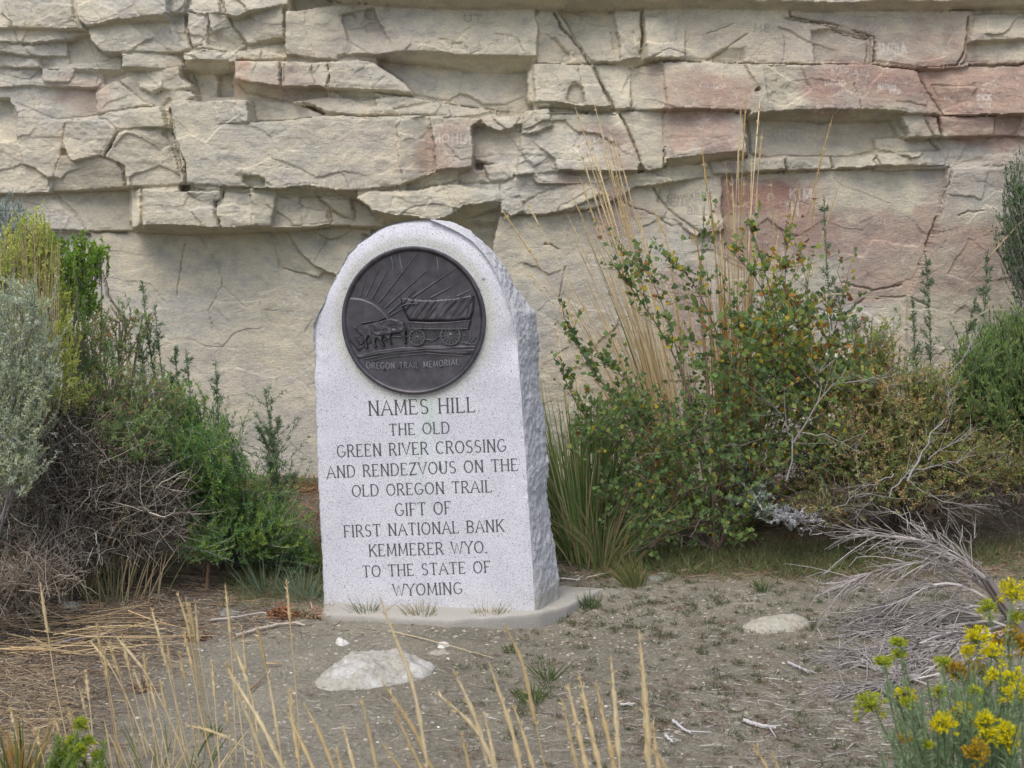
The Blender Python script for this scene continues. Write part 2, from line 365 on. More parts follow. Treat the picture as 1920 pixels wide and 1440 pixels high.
facet([(978,248),(985,206),(1030,207),(1036,235),(1005,250)], .67, 0, .02, 1)
facet([(968,331),(975,290),(985,250),(1040,300),(1045,322),(1000,331)], .60, -.1, -.1, 1)
facet([(1160,212),(1182,209),(1246,206),(1242,318),(1212,324),(1198,300)], .58, .12, 0, .5)
facet([(1246,206),(1330,208),(1401,210),(1402,290),(1330,290),(1260,300),(1246,310)], .66, 0, .02, .7)
under([(1246,300),(1330,289),(1402,288),(1400,296),(1330,303),(1250,322)], .54)
# thin beds under the right blocks
facet([(1640,258),(1990,256),(1990,306),(1775,316),(1640,320)], .50, 0, .02, .9)
facet([(938,345),(968,331),(1060,322),(1200,324),(1330,300),(1480,294),(1480,318),(1350,332),(1240,345),(1190,352),(1120,392),(1000,402),(940,400)], .50, 0, .02, 1.2)
facet([(1000,335),(1060,326),(1150,330),(1120,346),(1010,348)], .56, 0, .08, 1)
facet([(975,402),(985,380),(1050,350),(1100,345),(1140,362),(1075,392),(1030,401)], .56, 0, .08, .9)
facet([(940,380),(975,370),(985,395),(960,408)], .56, 0, 0, 1)
facet([(1330,302),(1474,296),(1474,320),(1420,324),(1335,326)], .55, 0, .03, 1)
facet([(1476,297),(1560,293),(1562,316),(1476,322)], .52, 0, .03, .8)
facet([(1563,294),(1638,290),(1646,312),(1566,316)], .53, 0, .03, .8)
facet([(1641,290),(1722,284),(1790,280),(1775,310),(1650,312)], .56, 0, .03, 1)
facet([(1240,345),(1350,330),(1355,430),(1300,445),(1230,380)], .44, .02, .02, .5)
# lintel along the top edge
facet([(520,-60),(1990,-70),(1990,2),(1830,4),(1560,6),(1300,3),(1000,2),(800,2),(640,0)], .80, 0, 0, .8)
under([(640,-2),(800,1),(1000,1),(1300,2),(1560,5),(1830,3),(1990,0),(1990,8),(1830,14),(1560,16),(1300,11),(1000,13),(810,12),(700,4)], .72, 0, -1.2)

# relief on top of the blocks
def win(a, n, f):
    r = a.copy()
    for k in range(1, n+1):
        r[k:] = f(r[k:], a[:-k]); r[:-k] = f(r[:-k], a[k:])
    b = r.copy()
    for k in range(1, n+1):
        b[:, k:] = f(b[:, k:], r[:, :-k]); b[:, :-k] = f(b[:, :-k], r[:, k:])
    return b
P = .8*win(win(P, 3, np.maximum), 3, np.minimum)+.2*P
EDGE = (win(LAB, 1, np.maximum) != win(LAB, 1, np.minimum))
P = P - EDGE*.010*sstep(-.3, .4, fbm(GX*5, GZ*7, 93, 3))
wear = win(P, 3, np.minimum); P = P - np.clip(P-wear, 0, .03)*.2*sstep(-.2, .5, fbm(GX*12, GZ*12, 97, 3))
CXW = WX+.05*fbm(GX*4, GZ*4, 85, 3); CZW = WZ+.04*fbm(GX*4, GZ*4, 87, 3)
chip = cells(CXW*3.6+CZW*.8, CZW*5.2, 101)*.030 + cells(CXW*8-CZW*2, CZW*11, 131)*.010*sstep(-.4, .3, fbm(GX*2, GZ*2, 89, 3)) + cells(WX*34+WZ*9, WZ*40, 161)*.0034 + cells(CXW*17+CZW*5, CZW*21, 171)*.006*sstep(-.1, .4, fbm(GX*2.6, GZ*3.1, 175, 3))
strata = (fbm(GX*1.6, GZ*22+GX*.6, 41, 4)*.006 + fbm(GX*4, GZ*60, 43, 2)*.002)*sstep(-.35, .35, fbm(GX*1.3, GZ*1.7, 45, 3)) + fbm(GX*14, GZ*17, 47, 4)*.007
soft = fbm(GX*2.2, GZ*2.6, 51, 5)*.03
P = P + ROUGH*(chip*.75+strata) + (.3+.7*ROUGH)*soft*.6 + fbm(GX*40, GZ*55, 61, 3)*.0016
outside = sstep(2.95, 3.4, np.abs(GX)) + sstep(2.82, 3.0, GZ)
P = P + np.clip(outside, 0, 1)*cells(WX*1.4, WZ*3.2, 77)*.10
# cracks and scratches: grooves cut in the relief
CR = np.zeros(GX.shape); SCR = np.zeros(GX.shape)
def groove(pts, w, depth, p=.55, arr=None, wob=.004):
    Q = np.array([at(x, y, YB-p) for x, y in pts])[:, [0, 2]]
    lo = Q.min(0)-.04; hi = Q.max(0)+.04
    a, b = max(np.searchsorted(XA, lo[0])-1, 0), np.searchsorted(XA, hi[0])+1
    c, d = max(np.searchsorted(ZA, lo[1])-1, 0), np.searchsorted(ZA, hi[1])+1
    X = GX[c:d, a:b]; Z = GZ[c:d, a:b]
    if wob: X = X+wob*fbm(X*35, Z*35, 71, 3)*2; Z = Z+wob*fbm(X*35, Z*35, 73, 3)*2
    D = np.full(X.shape, 9.)
    for i in range(len(Q)-1):
        v = Q[i+1]-Q[i]; L = max((v**2).sum(), 1e-9)
        t = np.clip(((X-Q[i, 0])*v[0]+(Z-Q[i, 1])*v[1])/L, 0, 1)
        D = np.minimum(D, np.hypot(X-Q[i, 0]-t*v[0], Z-Q[i, 1]-t*v[1]))
    if arr is None: arr = CR; w = w*.72; depth = depth*.8
    else: w = w*1.3
    g = np.clip(1-D/w, 0, 1)*abs(depth)
    if depth < 0: arr[c:d, a:b] = np.minimum(arr[c:d, a:b], -g)
    else: arr[c:d, a:b] = np.maximum(arr[c:d, a:b], g)
for pts, w, dep, p in [
    ([(1040,22),(1055,50),(1075,70),(1090,90),(1105,115),(1122,145),(1140,175),(1152,203)], .010, .06, .55),
    ([(1165,212),(1175,230),(1190,265),(1203,300)], .010, .05, .6), ([(1207,14),(1206,40),(1210,62),(1204,100)], .012, .07, .6),
    ([(348,25),(347,50),(352,70),(356,88)], .010, .06, .5), ([(410,-5),(425,28),(440,55),(462,85)], .007, .04, .5),
    ([(303,200),(312,245),(325,285),(334,310),(342,345)], .011, .08, .6), ([(1402,215),(1400,255),(1405,275),(1410,292)], .014, .09, .6),
    ([(398,376),(400,400),(408,426)], .009, .07, .6), ([(412,357),(410,372),(398,378)], .009, .06, .6), ([(218,250),(205,268),(194,292)], .008, .04, .5),
    ([(1775,312),(1777,335),(1768,365),(1762,395),(1748,430),(1738,462)], .009, .05, .42), ([(1478,30),(1520,38),(1560,46),(1600,62),(1636,70)], .008, .04, .6),
    ([(1828,25),(1824,60),(1820,90),(1806,118)], .009, .06, .6), ([(1722,130),(1740,165),(1765,200),(1770,215)], .008, .04, .6),
    ([(1742,222),(1752,245),(1768,268),(1778,278)], .008, .04, .6), ([(1648,118),(1736,128)], .008, .05, .6), ([(1615,150),(1622,185),(1628,212)], .005, .02, .7),
    ([(1475,60),(1478,95),(1470,116)], .005, .02, .6), ([(1560,45),(1640,68)], .006, .03, .6), ([(1636,72),(1634,100),(1630,118)], .006, .03, .6),
    ([(525,114),(526,140),(524,162)], .006, .03, .64), ([(612,114),(612,164)], .006, .04, .64),
    ([(572,197),(590,205),(608,213)], .010, .08, .5), ([(700,172),(778,180),(850,194),(932,204)], .007, .05, .5), ([(793,212),(850,219)], .006, .04, .6),
    ([(865,105),(900,90),(898,75)], .004, .015, .6), ([(1222,352),(1250,390),(1300,430),(1320,445)], .008, .04, .4), ([(1160,370),(1180,388),(1215,398),(1260,425)], .006, .03, .4),
    ([(355,458),(350,485),(345,520),(343,552)], .005, .025, .15), ([(386,444),(400,475),(418,500),(424,535),(400,580),(407,618)], .0045, .02, .15),
    ([(424,535),(450,560),(470,575)], .004, .02, .15), ([(188,490),(190,508),(200,512),(206,540),(215,565),(230,585),(250,607)], .010, .06, .2),
    ([(484,430),(484,450),(490,462)], .004, .02, .15), ([(100,432),(165,435),(240,436)], .008, .05, .25), ([(165,435),(170,442)], .010, .05, .25),
    ([(700,432),(720,430),(722,445)], .006, .04, .25), ([(695,428),(700,445),(680,440)], .006, .04, .25), ([(590,360),(615,385),(620,415)], .005, .04, .45),
    ([(1790,405),(1810,398),(1840,395)], .006, .03, .42), ([(1650,290),(1640,300),(1648,312)], .006, .04, .5), ([(1564,293),(1566,315)], .007, .05, .5), ([(1475,296),(1476,321)], .006, .04, .5),
    ([(1030,212),(1100,208),(1160,212)], .006, .04, .6), ([(0,25),(20,42),(20,52)], .007, .04, .5), ([(20,52),(28,78)], .006, .03, .5),
    ([(1700,225),(1715,250),(1712,268)], .004, .015, .6), ([(1580,530),(1640,545),(1690,535)], .008, .03, .4), ([(1640,560),(1700,556),(1740,575)], .007, .03, .4),
    ([(1530,580),(1590,590),(1620,560)], .01, .03, .4), ([(1020,458),(1035,460),(1048,468)], .007, .04, .4), ([(1060,500),(1050,560)], .01, .02, .4),
    ([(1215,110),(1260,85),(1290,95)], .006, .02, .66), ([(1330,58),(1380,40)], .006, .02, .62), ([(1330,110),(1370,85),(1405,60)], .007, .03, .6), ([(930,60),(960,62)], .004, .01, .6)]:
    groove(pts, w, dep, p)
# random hairline cracks and bedding partings outside the drawn ones
for k in range(20):
    x = random.uniform(0, 1920); y = random.uniform(0, 420)
    pts = [(x, y)]; hor = random.random() < .65
    for j in range(random.randint(2, 5)):
        x += random.uniform(12, 40)*(1 if hor else .25)*random.choice((1, 1, -.2)); y += random.uniform(-6, 6) if hor else random.uniform(8, 30); pts.append((x, y))
    groove(pts, random.uniform(.0025, .0045), random.uniform(.004, .014), .5)

# stroke letters, shared by the scratched names, the inscription and the medallion
def arc(cx, cy, rx, ry, a0, a1, n=9):
    return [(cx+rx*math.cos(math.radians(a0+(a1-a0)*i/n)), cy+ry*math.sin(math.radians(a0+(a1-a0)*i/n))) for i in range(n+1)]
G = {
 'A': (.72, [[(.0,0),(.36,1),(.72,0)], [(.13,.36),(.59,.36)]]), 'B': (.6, [[(.06,0),(.06,1)], [(.06,1),(.3,1)]+arc(.3,.76,.22,.24,90,-90)+[(.06,.52)], [(.06,.52),(.32,.52)]+arc(.32,.26,.25,.26,90,-90)+[(.06,0)]]),
 'C': (.7, [arc(.38,.5,.36,.5,48,312,14)]), 'D': (.7, [[(.06,0),(.06,1)], [(.06,1),(.28,1)]+arc(.28,.5,.38,.5,90,-90,12)+[(.06,0)]]),
 'E': (.56, [[(.06,0),(.06,1)], [(.06,1),(.52,1)], [(.06,.52),(.42,.52)], [(.06,0),(.54,0)]]), 'F': (.54, [[(.06,0),(.06,1)], [(.06,1),(.52,1)], [(.06,.5),(.42,.5)]]),
 'G': (.74, [arc(.38,.5,.36,.5,48,340,14)+[(.70,.42)], [(.46,.42),(.74,.42)]]), 'H': (.68, [[(.06,0),(.06,1)], [(.62,0),(.62,1)], [(.06,.52),(.62,.52)]]),
 'I': (.16, [[(.08,0),(.08,1)]]), 'J': (.4, [[(.32,1),(.32,.25)]+arc(.17,.22,.15,.22,0,-170,6)]), 'K': (.66, [[(.06,0),(.06,1)], [(.6,1),(.06,.42)], [(.24,.6),(.64,0)]]),
 'L': (.54, [[(.06,1),(.06,0)], [(.06,0),(.52,0)]]), 'M': (.84, [[(.08,0),(.1,1)], [(.1,1),(.42,.12),(.74,1)], [(.74,1),(.78,0)]]),
 'N': (.72, [[(.08,0),(.08,1)], [(.08,1),(.64,0)], [(.64,0),(.64,1)]]), 'O': (.76, [arc(.38,.5,.36,.5,90,450,20)]), 'P': (.56, [[(.06,0),(.06,1)], [(.06,1),(.3,1)]+arc(.3,.74,.23,.26,90,-90)+[(.06,.48)]]),
 'R': (.64, [[(.06,0),(.06,1)], [(.06,1),(.3,1)]+arc(.3,.75,.23,.25,90,-90)+[(.06,.5)], [(.3,.5),(.62,0)]]),
 'S': (.56, [arc(.28,.75,.22,.25,35,270,9)+arc(.28,.25,.24,.25,90,-145,9)[1:]]), 'T': (.64, [[(.32,0),(.32,1)], [(.0,1),(.64,1)]]), 'U': (.7, [[(.08,1),(.08,.3)]+arc(.35,.3,.27,.3,180,360,9)+[(.62,1)]]),
 'V': (.7, [[(0,1),(.35,0),(.7,1)]]), 'W': (1.0, [[(0,1),(.26,0),(.5,.9),(.74,0),(1.0,1)]]), 'Y': (.68, [[(0,1),(.34,.48),(.68,1)], [(.34,.48),(.34,0)]]), 'Z': (.62, [[(.04,1),(.58,1),(.03,0),(.6,0)]]),
 'X': (.62, [[(0,1),(.62,0)], [(0,0),(.62,1)]]), '.': (.16, [[(.05,.0),(.11,.07)]]), '&': (.6, [arc(.3,.5,.25,.4,0,300,9)]),
 '0': (.55, [arc(.27,.5,.25,.5,90,450,12)]), '1': (.25, [[(.12,0),(.12,1)]]), '2': (.5, [arc(.25,.75,.2,.25,160,-30,6)+[(.02,0),(.5,0)]]), '3': (.5, [arc(.22,.75,.2,.25,120,-90,6)+arc(.22,.25,.22,.25,90,-120,6)]),
 '6': (.5, [[(.4,1),(.08,.4)]+arc(.25,.25,.2,.25,150,510,8)]), '4': (.5, [[(.35,0),(.35,1),(0,.35),(.5,.35)]]), '5': (.5, [[(.45,1),(.08,1),(.06,.55)]+arc(.24,.3,.22,.28,100,-120,7)]), 'Q': (.7, [arc(.35,.5,.33,.5,90,450,12)]),
 '7': (.5, [[(0,1),(.5,1),(.15,0)]]), '9': (.5, [arc(.25,.72,.22,.26,0,360,9)+[(.42,0)]]), '8': (.5, [arc(.25,.75,.2,.24,-90,270,9), arc(.25,.25,.24,.26,90,450,9)]),
}
def layout(txt, gap=.22, space=.5):
    x = 0; out = []
    for ch in txt:
        if ch == ' ': x += space; continue
        w, st = G[ch]; out += [[(x+a, b) for a, b in s] for s in st]; x += w+gap
    return out, x-gap
def scratch(txt, x, y, h, w=None, rot=0, p=.6, wid=.0042, depth=.35, jit=.08):
    st, W = layout(txt); sx = (w/W) if w else h*.85
    c, s = math.cos(math.radians(rot)), math.sin(math.radians(rot))
    for q in st:
        j = [(a*sx+random.uniform(-jit, jit)*h*.6, b*h+random.uniform(-jit, jit)*h) for a, b in q[::(2 if len(q) > 6 else 1)]+([q[-1]] if len(q) > 6 else [])]
        groove([(x+a*c+b*s, y+a*s-b*c) for a, b in j], wid, depth, p, SCR, .001)
for a in [('KIM',1482,372,20,42,3,.44,.005,.9),('H',1486,402,24,14,0,.44,.006,.8),('NATHAN',1660,160,10,34,4,.72,.0035,.9),('1990',1682,168,9,20,6,.72,.0035,.9),
          ('HJAKOLA',1645,97,20,64,-2,.6,.0048,1.),('DICK',1843,184,10,26,0,.62,.004,1.),('SKOT',1843,199,9,24,3,.62,.003,.6),('HE',1421,54,14,30,0,.62,.005,-.6),('UT',868,34,13,34,0,.62,.0045,-.7),
          ('IB',945,70,11,22,0,.62,.004,.6),('HEIDI',558,350,17,62,3,.66,.0045,.9),('96',524,342,16,26,0,.66,.004,.7),('AND',650,350,15,42,0,.66,.004,.6),('MOHUN',808,262,16,82,3,.64,.005,.8),
          ('GRAYSON 02',812,236,9,86,3,.64,.0035,.5),('TROY',818,286,12,46,2,.64,.004,.5),('SAM',828,304,10,36,-6,.64,.003,.5),('ROCOO',1064,264,15,44,2,.63,.0048,1.),('D93',1116,262,12,36,-4,.63,.004,.9),('DARWIN',1062,281,10,64,0,.63,.004,.9),
          ('A',1103,244,10,10,0,.63,.004,.6),('BENNIE',530,130,10,54,2,.64,.004,-.7),('BETTY',1252,386,16,40,0,.44,.004,-.6),('EDWARDS',1256,380,14,80,-4,.44,.0045,-.7),('BILL',1290,402,14,34,2,.44,.0042,-.7),
          ('SH',543,556,12,28,-4,.16,.0042,.8),('OPIE',546,594,10,28,2,.16,.0035,.5),('WN',550,612,9,20,4,.16,.0035,.4),('VERMIT BEN',1408,256,16,130,3,.42,.004,.5),('US',1478,262,18,24,0,.42,.004,.6),
          ('S E WY R',1540,203,11,78,0,.72,.0042,.8),('DAVID',1558,153,10,40,0,.72,.0035,.7),('RILEY',1582,172,8,30,0,.72,.003,.5),('CALLISAM',1320,158,10,48,2,.70,.003,.5),('W',638,97,16,14,0,.62,.004,-.6),
          ('MARIANE',1560,138,14,76,2,.6,.0035,.5),('BILLIE',1640,420,12,60,0,.43,.0035,.4),('TOM',1632,58,12,40,-3,.6,.0035,.5),('PAUL',1786,184,8,22,0,.62,.003,.5),('AT',286,304,14,20,0,.54,.003,.5),('ERIC',1320,240,14,30,-50,.66,.004,.5),
          ('1973',1760,440,10,40,-4,.43,.003,.4),('MONA',672,278,8,30,0,.66,.003,.35),('VC',640,276,14,20,0,.66,.003,.3)]:
    scratch(*a)
for k in range(150):     # small illegible scratches on the painted panels
    x0, x1, y0, y1, pp = random.choice([(1240,1400,130,200,.7),(1540,1700,60,200,.72),(1540,1720,130,205,.72),(1360,1540,340,400,.44),(1400,1700,400,500,.44),(1780,1900,140,215,.62),(1060,1160,220,310,.63),(810,890,225,310,.64),(1600,1760,400,560,.44),(560,700,260,350,.66),(1420,1650,240,285,.42)])
    x = random.uniform(x0, x1); y = random.uniform(y0, y1); groove([(x, y), (x+random.uniform(-8, 8), y+random.uniform(-9, 9)), (x+random.uniform(-10, 10), y+random.uniform(-9, 9))], .0028, random.uniform(.2, .55), pp, SCR, .001)
P = P - CR - .003*np.abs(SCR)

# colour of the rock itself: beds, iron staining, scratches
b0 = np.array([.625, .585, .475]); b1 = np.array([.575, .552, .49]); b2 = np.array([.64, .57, .455])
t1 = sstep(-.25, .35, fbm(GX*1.6, GZ*2.6, 201, 4))[..., None]; t2 = sstep(.0, .5, fbm(GX*1.1+9, GZ*1.5, 205, 4))[..., None]
C = b0*(1-t1)+b1*t1; C = C*(1-t2*.6)+b2*t2*.6
C = C*(1+.10*fbm(GX*.8, GZ*14, 211, 3))[..., None]
lab_t = _hash2(LAB.astype(float), LAB*3.+1, 5)[..., None]; C = C*(.93+.14*lab_t)
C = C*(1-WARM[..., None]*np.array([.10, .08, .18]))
mauve = np.array([.38, .275, .245]); orange = np.array([.46, .23, .155])
def stain(x0, y0, x1, y1, col, s, p=.6, hard=.22, seed=0):
    A = at(x0, y0, YB-p); B = at(x1, y1, YB-p)
    wx = .13*fbm(GX*4, GZ*5, 371+seed, 3); WX = globals()['WX']+wx; WZ = globals()['WZ']+wx[::-1]
    m = np.minimum(np.minimum(sstep(A[0]-.10, A[0]+.08, WX), 1-sstep(B[0]-.08, B[0]+.10, WX)), np.minimum(sstep(B[2]-.05, B[2]+.06, WZ), 1-sstep(A[2]-.06, A[2]+.05, WZ)))
    n = sstep(.5-hard-m*.9+.25, .5+hard-m*.9+.25, .5+.5*fbm(GX*6, GZ*9, 301+seed, 5))
    n2_ = sstep(-.45, .35, fbm(GX*2.7, GZ*4, 341+seed, 4)+.35*m-.1); k = (m*np.clip(n, 0, 1)*s*.88*(.15+.85*n2_))[..., None]
    return k, np.array(col)
for a in [(436,110,480,160,(.56,.24,.16),.95,.64),(470,110,530,165,mauve,.6,.64),(524,110,615,165,mauve,.45,.64),(795,216,905,326,(.44,.27,.23),.7,.64),(1070,225,1175,325,mauve,.8,.63),
          (1235,115,1405,208,(.42,.275,.225),.85,.7),(1246,206,1402,300,(.45,.27,.23),.65,.66),(1520,118,1750,215,(.41,.265,.23),.9,.72),(1610,60,1740,125,mauve,.35,.6),(1730,20,1822,115,(.40,.28,.27),.45,.6),
          (1740,120,1960,270,(.40,.255,.215),.85,.6),(1815,75,1880,118,mauve,.7,.6),(1350,332,1535,402,(.40,.22,.18),.98,.44),(1360,395,1600,510,(.42,.285,.24),.95,.44),(1480,390,1960,480,(.43,.31,.27),.8,.44),
          (1580,440,1960,560,(.44,.33,.285),.85,.44),(1740,280,1960,400,mauve,.4,.44),(1120,360,1220,450,(.43,.29,.25),.75,.42),(90,155,200,205,(.50,.37,.30),.6,.3),(1240,500,1330,640,(.40,.27,.25),.6,.42),
          (1410,222,1680,290,(.45,.40,.35),.5,.4),(560,20,760,110,(.49,.42,.36),.4,.62),(1250,20,1640,118,(.49,.42,.37),.5,.6),(300,60,330,130,(.44,.36,.26),.5,.5),(160,330,215,350,(.24,.19,.19),.95,.42),(412,288,455,300,(.22,.22,.24),.95,.66)]:
    k, c = stain(*a[:6], p=a[6], seed=int(a[0]) % 7); C = C*(1-k)+c*k
k = (sstep(.15, .55, fbm(GX*9, GZ*12, 401, 4))*sstep(.8, 1.6, GX)*.12)[..., None]; C = C*(1-k)+mauve*k
sw = np.clip(SCR, 0, 1)[..., None]; C = C*(1-.9*sw)+np.array([.80, .76, .70])*.9*sw
fl = sstep(.52, .60, fbm(GX*28, GZ*34, 451, 3))[..., None]*sstep(.2, .9, GX)[..., None]*.6; C = C*(1-fl)+np.array([.60, .54, .46])*fl
sk = np.clip(-SCR, 0, 1)[..., None]; C = C*(1-.55*sk)
def bl(a):        # slight rounding of all edges
    b = a.copy(); b[1:-1, 1:-1] = (a[1:-1, 1:-1]*4+a[:-2, 1:-1]+a[2:, 1:-1]+a[1:-1, :-2]+a[1:-1, 2:])/8; return b
P = bl(P)
VX = np.stack([GX, YB-P, GZ], -1).reshape(-1, 3); VC = C.reshape(-1, 3)
nz, nx = GX.shape; I = np.arange(nz*nx).reshape(nz, nx)
Q = np.stack([I[:-1, :-1], I[:-1, 1:], I[1:, 1:], I[1:, :-1]], -1).reshape(-1, 4)
pf = P.ravel()[Q]; lf = LAB.ravel()[Q]; fl = lf[np.arange(len(Q)), pf.argmax(1)]
def sub(lab, name, parent):
    q = Q[fl == lab]
    if not len(q): return None
    u, inv = np.unique(q, return_inverse=True)
    return link(name, npmesh(name, VX[u], inv.reshape(-1, 4), VC[u], False), parent, M_rock)
cliff = sub(0, 'cliff', None)
tag(cliff, 'layered buff sandstone cliff with carved names behind the granite marker', kind='structure')
for l in range(1, nlab+1):
    if (LAB == l).sum() > 12: sub(l, 'rock_block', cliff)

# ------------------------------------------------------------------ ground
def gz_raw(x, y):
    x = np.asarray(x, float); y = np.asarray(y, float)
    z = .24*sstep(6.2, 8.0, y) + .05*sstep(.6, 3, x)*sstep(4.5, 7, y) + .02*np.clip(-(y-5), 0, 3)*-.3
    z = z + .035*sstep(-1.0, -2.2, x)*sstep(5.0, 6.4, y)
    z = z - .055*np.exp(-(((x-.24)/.34)**2+((y-5.72)/.28)**2)) - .012*sstep(-.95, -.75, x)*sstep(.45, .25, x)*sstep(5.5, 5.6, y)*sstep(6.7, 6.4, y)
    return z + .014*fbm(x*1.6, y*1.6, 501, 4)*(1+2*sstep(9, 20, np.hypot(x, y)))
_tx = np.arange(-3.4, 3.41, .02); _ty = np.arange(2.2, 8.81, .02); _ta, _tb = np.meshgrid(_tx, _ty)
_TZ = gz_raw(_ta, _tb) + fbm(_ta*14, _tb*14, 511, 4)*.006; _TL = _TZ.tolist(); _ny, _nx = _TZ.shape
def gz(x, y):
    """height of the soil, bilinear lookup"""
    if isinstance(x, float):
        u = min(max((x+3.4)/.02, 0), _nx-1.001); v = min(max((y-2.2)/.02, 0), _ny-1.001); i = int(u); j = int(v); u -= i; v -= j
        a = _TL[j]; b = _TL[j+1]; return (a[i]*(1-u)+a[i+1]*u)*(1-v)+(b[i]*(1-u)+b[i+1]*u)*v
    u = np.clip((np.asarray(x, float)+3.4)/.02, 0, _nx-1.001); v = np.clip((np.asarray(y, float)-2.2)/.02, 0, _ny-1.001)
    i = u.astype(int); j = v.astype(int); u = u-i; v = v-j
    return (_TZ[j, i]*(1-u)+_TZ[j, i+1]*u)*(1-v)+(_TZ[j+1, i]*(1-u)+_TZ[j+1, i+1]*u)*v
def gpt(px, py):
    r = ray(px, py); a, b, c = (float(q) for q in r); t = CAMZ/-c
    for _ in range(8): t = (gz(a*t, b*t)-CAMZ)/c
    return np.array([a*t, b*t, CAMZ+c*t])
GXA = axis(-2.6, 2.6, .02, -45, 45, 2.5); GYA = axis(3.6, 8.3, .02, -30, 40, 2.5)
A, B = np.meshgrid(GXA, GYA); Z = gz_raw(A, B) + fbm(A*14, B*14, 511, 4)*.006 + fbm(A*50, B*50, 517, 2)*.002
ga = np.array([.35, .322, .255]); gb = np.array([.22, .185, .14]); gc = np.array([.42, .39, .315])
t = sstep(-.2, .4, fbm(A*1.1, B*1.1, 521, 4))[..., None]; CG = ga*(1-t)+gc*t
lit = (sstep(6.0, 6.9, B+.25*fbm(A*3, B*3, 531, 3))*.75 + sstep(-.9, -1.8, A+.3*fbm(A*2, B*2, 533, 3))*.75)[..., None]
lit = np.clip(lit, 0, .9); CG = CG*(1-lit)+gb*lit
n2, n1 = A.shape; I = np.arange(n1*n2).reshape(n2, n1)
Qg = np.stack([I[:-1, :-1], I[:-1, 1:], I[1:, 1:], I[1:, :-1]], -1).reshape(-1, 4)
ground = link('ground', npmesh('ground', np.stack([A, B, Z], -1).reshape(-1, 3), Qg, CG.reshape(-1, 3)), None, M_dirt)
tag(ground, 'bare grey brown dirt with grit and plant litter', kind='structure')

# ------------------------------------------------------------------ granite marker
YAW = math.radians(9); LEAN = math.radians(2.25)
mn = np.array([-math.sin(YAW), -math.cos(YAW), 0.04]); mn /= np.linalg.norm(mn)
mh = np.cross(np.array([0, 0, 1.]), mn)*1.0; mh /= np.linalg.norm(mh)      # to the right along the face
mv = np.cross(mn, mh)
mu = mh*math.cos(LEAN)+mv*math.sin(LEAN); mw = -mh*math.sin(LEAN)+mv*math.cos(LEAN)
PZ = .006; M0 = ray(802, 1137); M0 = M0*((PZ-CAMZ)/M0[2])+np.array([0, 0, CAMZ])
def face_uv(x, y, d=0.0):
    r = ray(x, y); o = np.array([0, 0, CAMZ]); q = M0-mn*d
    t = ((q-o)@mn)/(r@mn); p = o+r*t-q; return p@mu, p@mw
def fpt(u, v, d): return M0+mu*u+mw*v-mn*d
marker = empty('stone_marker', tuple(M0), 'upright rough edged granite slab with round bronze medallion and engraved text on a concrete base', 'monument')
Lo = [(607,1144),(604,1050),(598,950),(594,850),(591,760),(588,680),(584,607),(590,594),(606,568),(612,547),(627,522),(640,497),(650,476),(664,464),(668,456),(694,440),(716,426),(742,417),(775,412),(806,411)]
Ro = [(1049,1116),(1050,1085),(1045,1062),(1040,1030),(1034,985),(1029,950),(1024,922),(1028,900),(1028,862),(1022,810),(1018,760),(1012,720),(1009,680),(1011,640),(1007,612),(1003,584),(996,577),(975,549),(962,532),(953,514),(945,499),(925,474),(902,450),(882,432),(868,424),(845,415),(806,411)]
Eo = [(1001,1131),(993,1000),(987,900),(980,800),(973,700),(968,640),(962,600),(952,570),(938,530),(922,498),(905,474),(885,452),(860,436),(835,424),(806,412)]
TH = .30
uvL = np.array([face_uv(*p) for p in Lo]); uvE = np.array([face_uv(*p) for p in Eo])
dRf = lambda y: .03+.20*sstep(415, 660, y)
uvR = np.array([face_uv(*p, float(dRf(p[1]))) for p in Ro])
vtop = max(uvL[-1, 1], uvR[-1, 1])-.001; vb = -.10
nr = 420; s = np.linspace(0, 1, nr); vs = vb+(vtop-vb)*(1-(1-s)**1.6)
fL = np.interp(vs, uvL[:, 1], uvL[:, 0]); fE = np.interp(vs, uvE[:, 1], uvE[:, 0])
so = np.argsort(uvR[:, 1]); fR = np.interp(vs, uvR[so, 1], uvR[so, 0])
fE = np.minimum(fE, fR-.004); fE = np.maximum(fE, fL+.003)
NF, NS, NB, NL = 190, 46, 10, 24
rows = []; colr = []
for i, v in enumerate(vs):
    a = np.linspace(0, 1, NF); uf = fL[i]+(fE[i]-fL[i])*a
    dist_l = uf-fL[i]; topd = (vtop-v)
    b = np.linspace(0, 1, NS+1)[1:]; us = fE[i]+(fR[i]-fE[i])*b**.9
    dR = float(dRf(1136-v*446))
    wid = max(fR[i]-fE[i], .01)
    ds = dR*b**1.25
    c = np.linspace(0, 1, NB+1)[1:]; k0 = fR[i]-(TH-dR)*.45; c4 = np.minimum(c*4, 1); ub = fR[i]*(1-c4)+k0*c4+(fL[i]+.02-k0)*np.clip((c-.25)/.75, 0, 1); ub = np.maximum(ub, fL[i]+.001); db = np.maximum(dR, 0)+(TH-dR)*np.minimum(c*4, 1)
    l = np.linspace(0, 1, NL+1)[1:-1]; ul = fL[i]+.02*(1-l); dl = TH*(1-l)
    U = np.concatenate([uf, us, ub, ul]); D = np.concatenate([np.zeros(NF), ds, db, dl])
    rows.append(np.stack([U, np.full(len(U), v), D], -1))
R3 = np.array(rows); nc = R3.shape[1]
U, V, D = R3[..., 0], R3[..., 1], R3[..., 2]
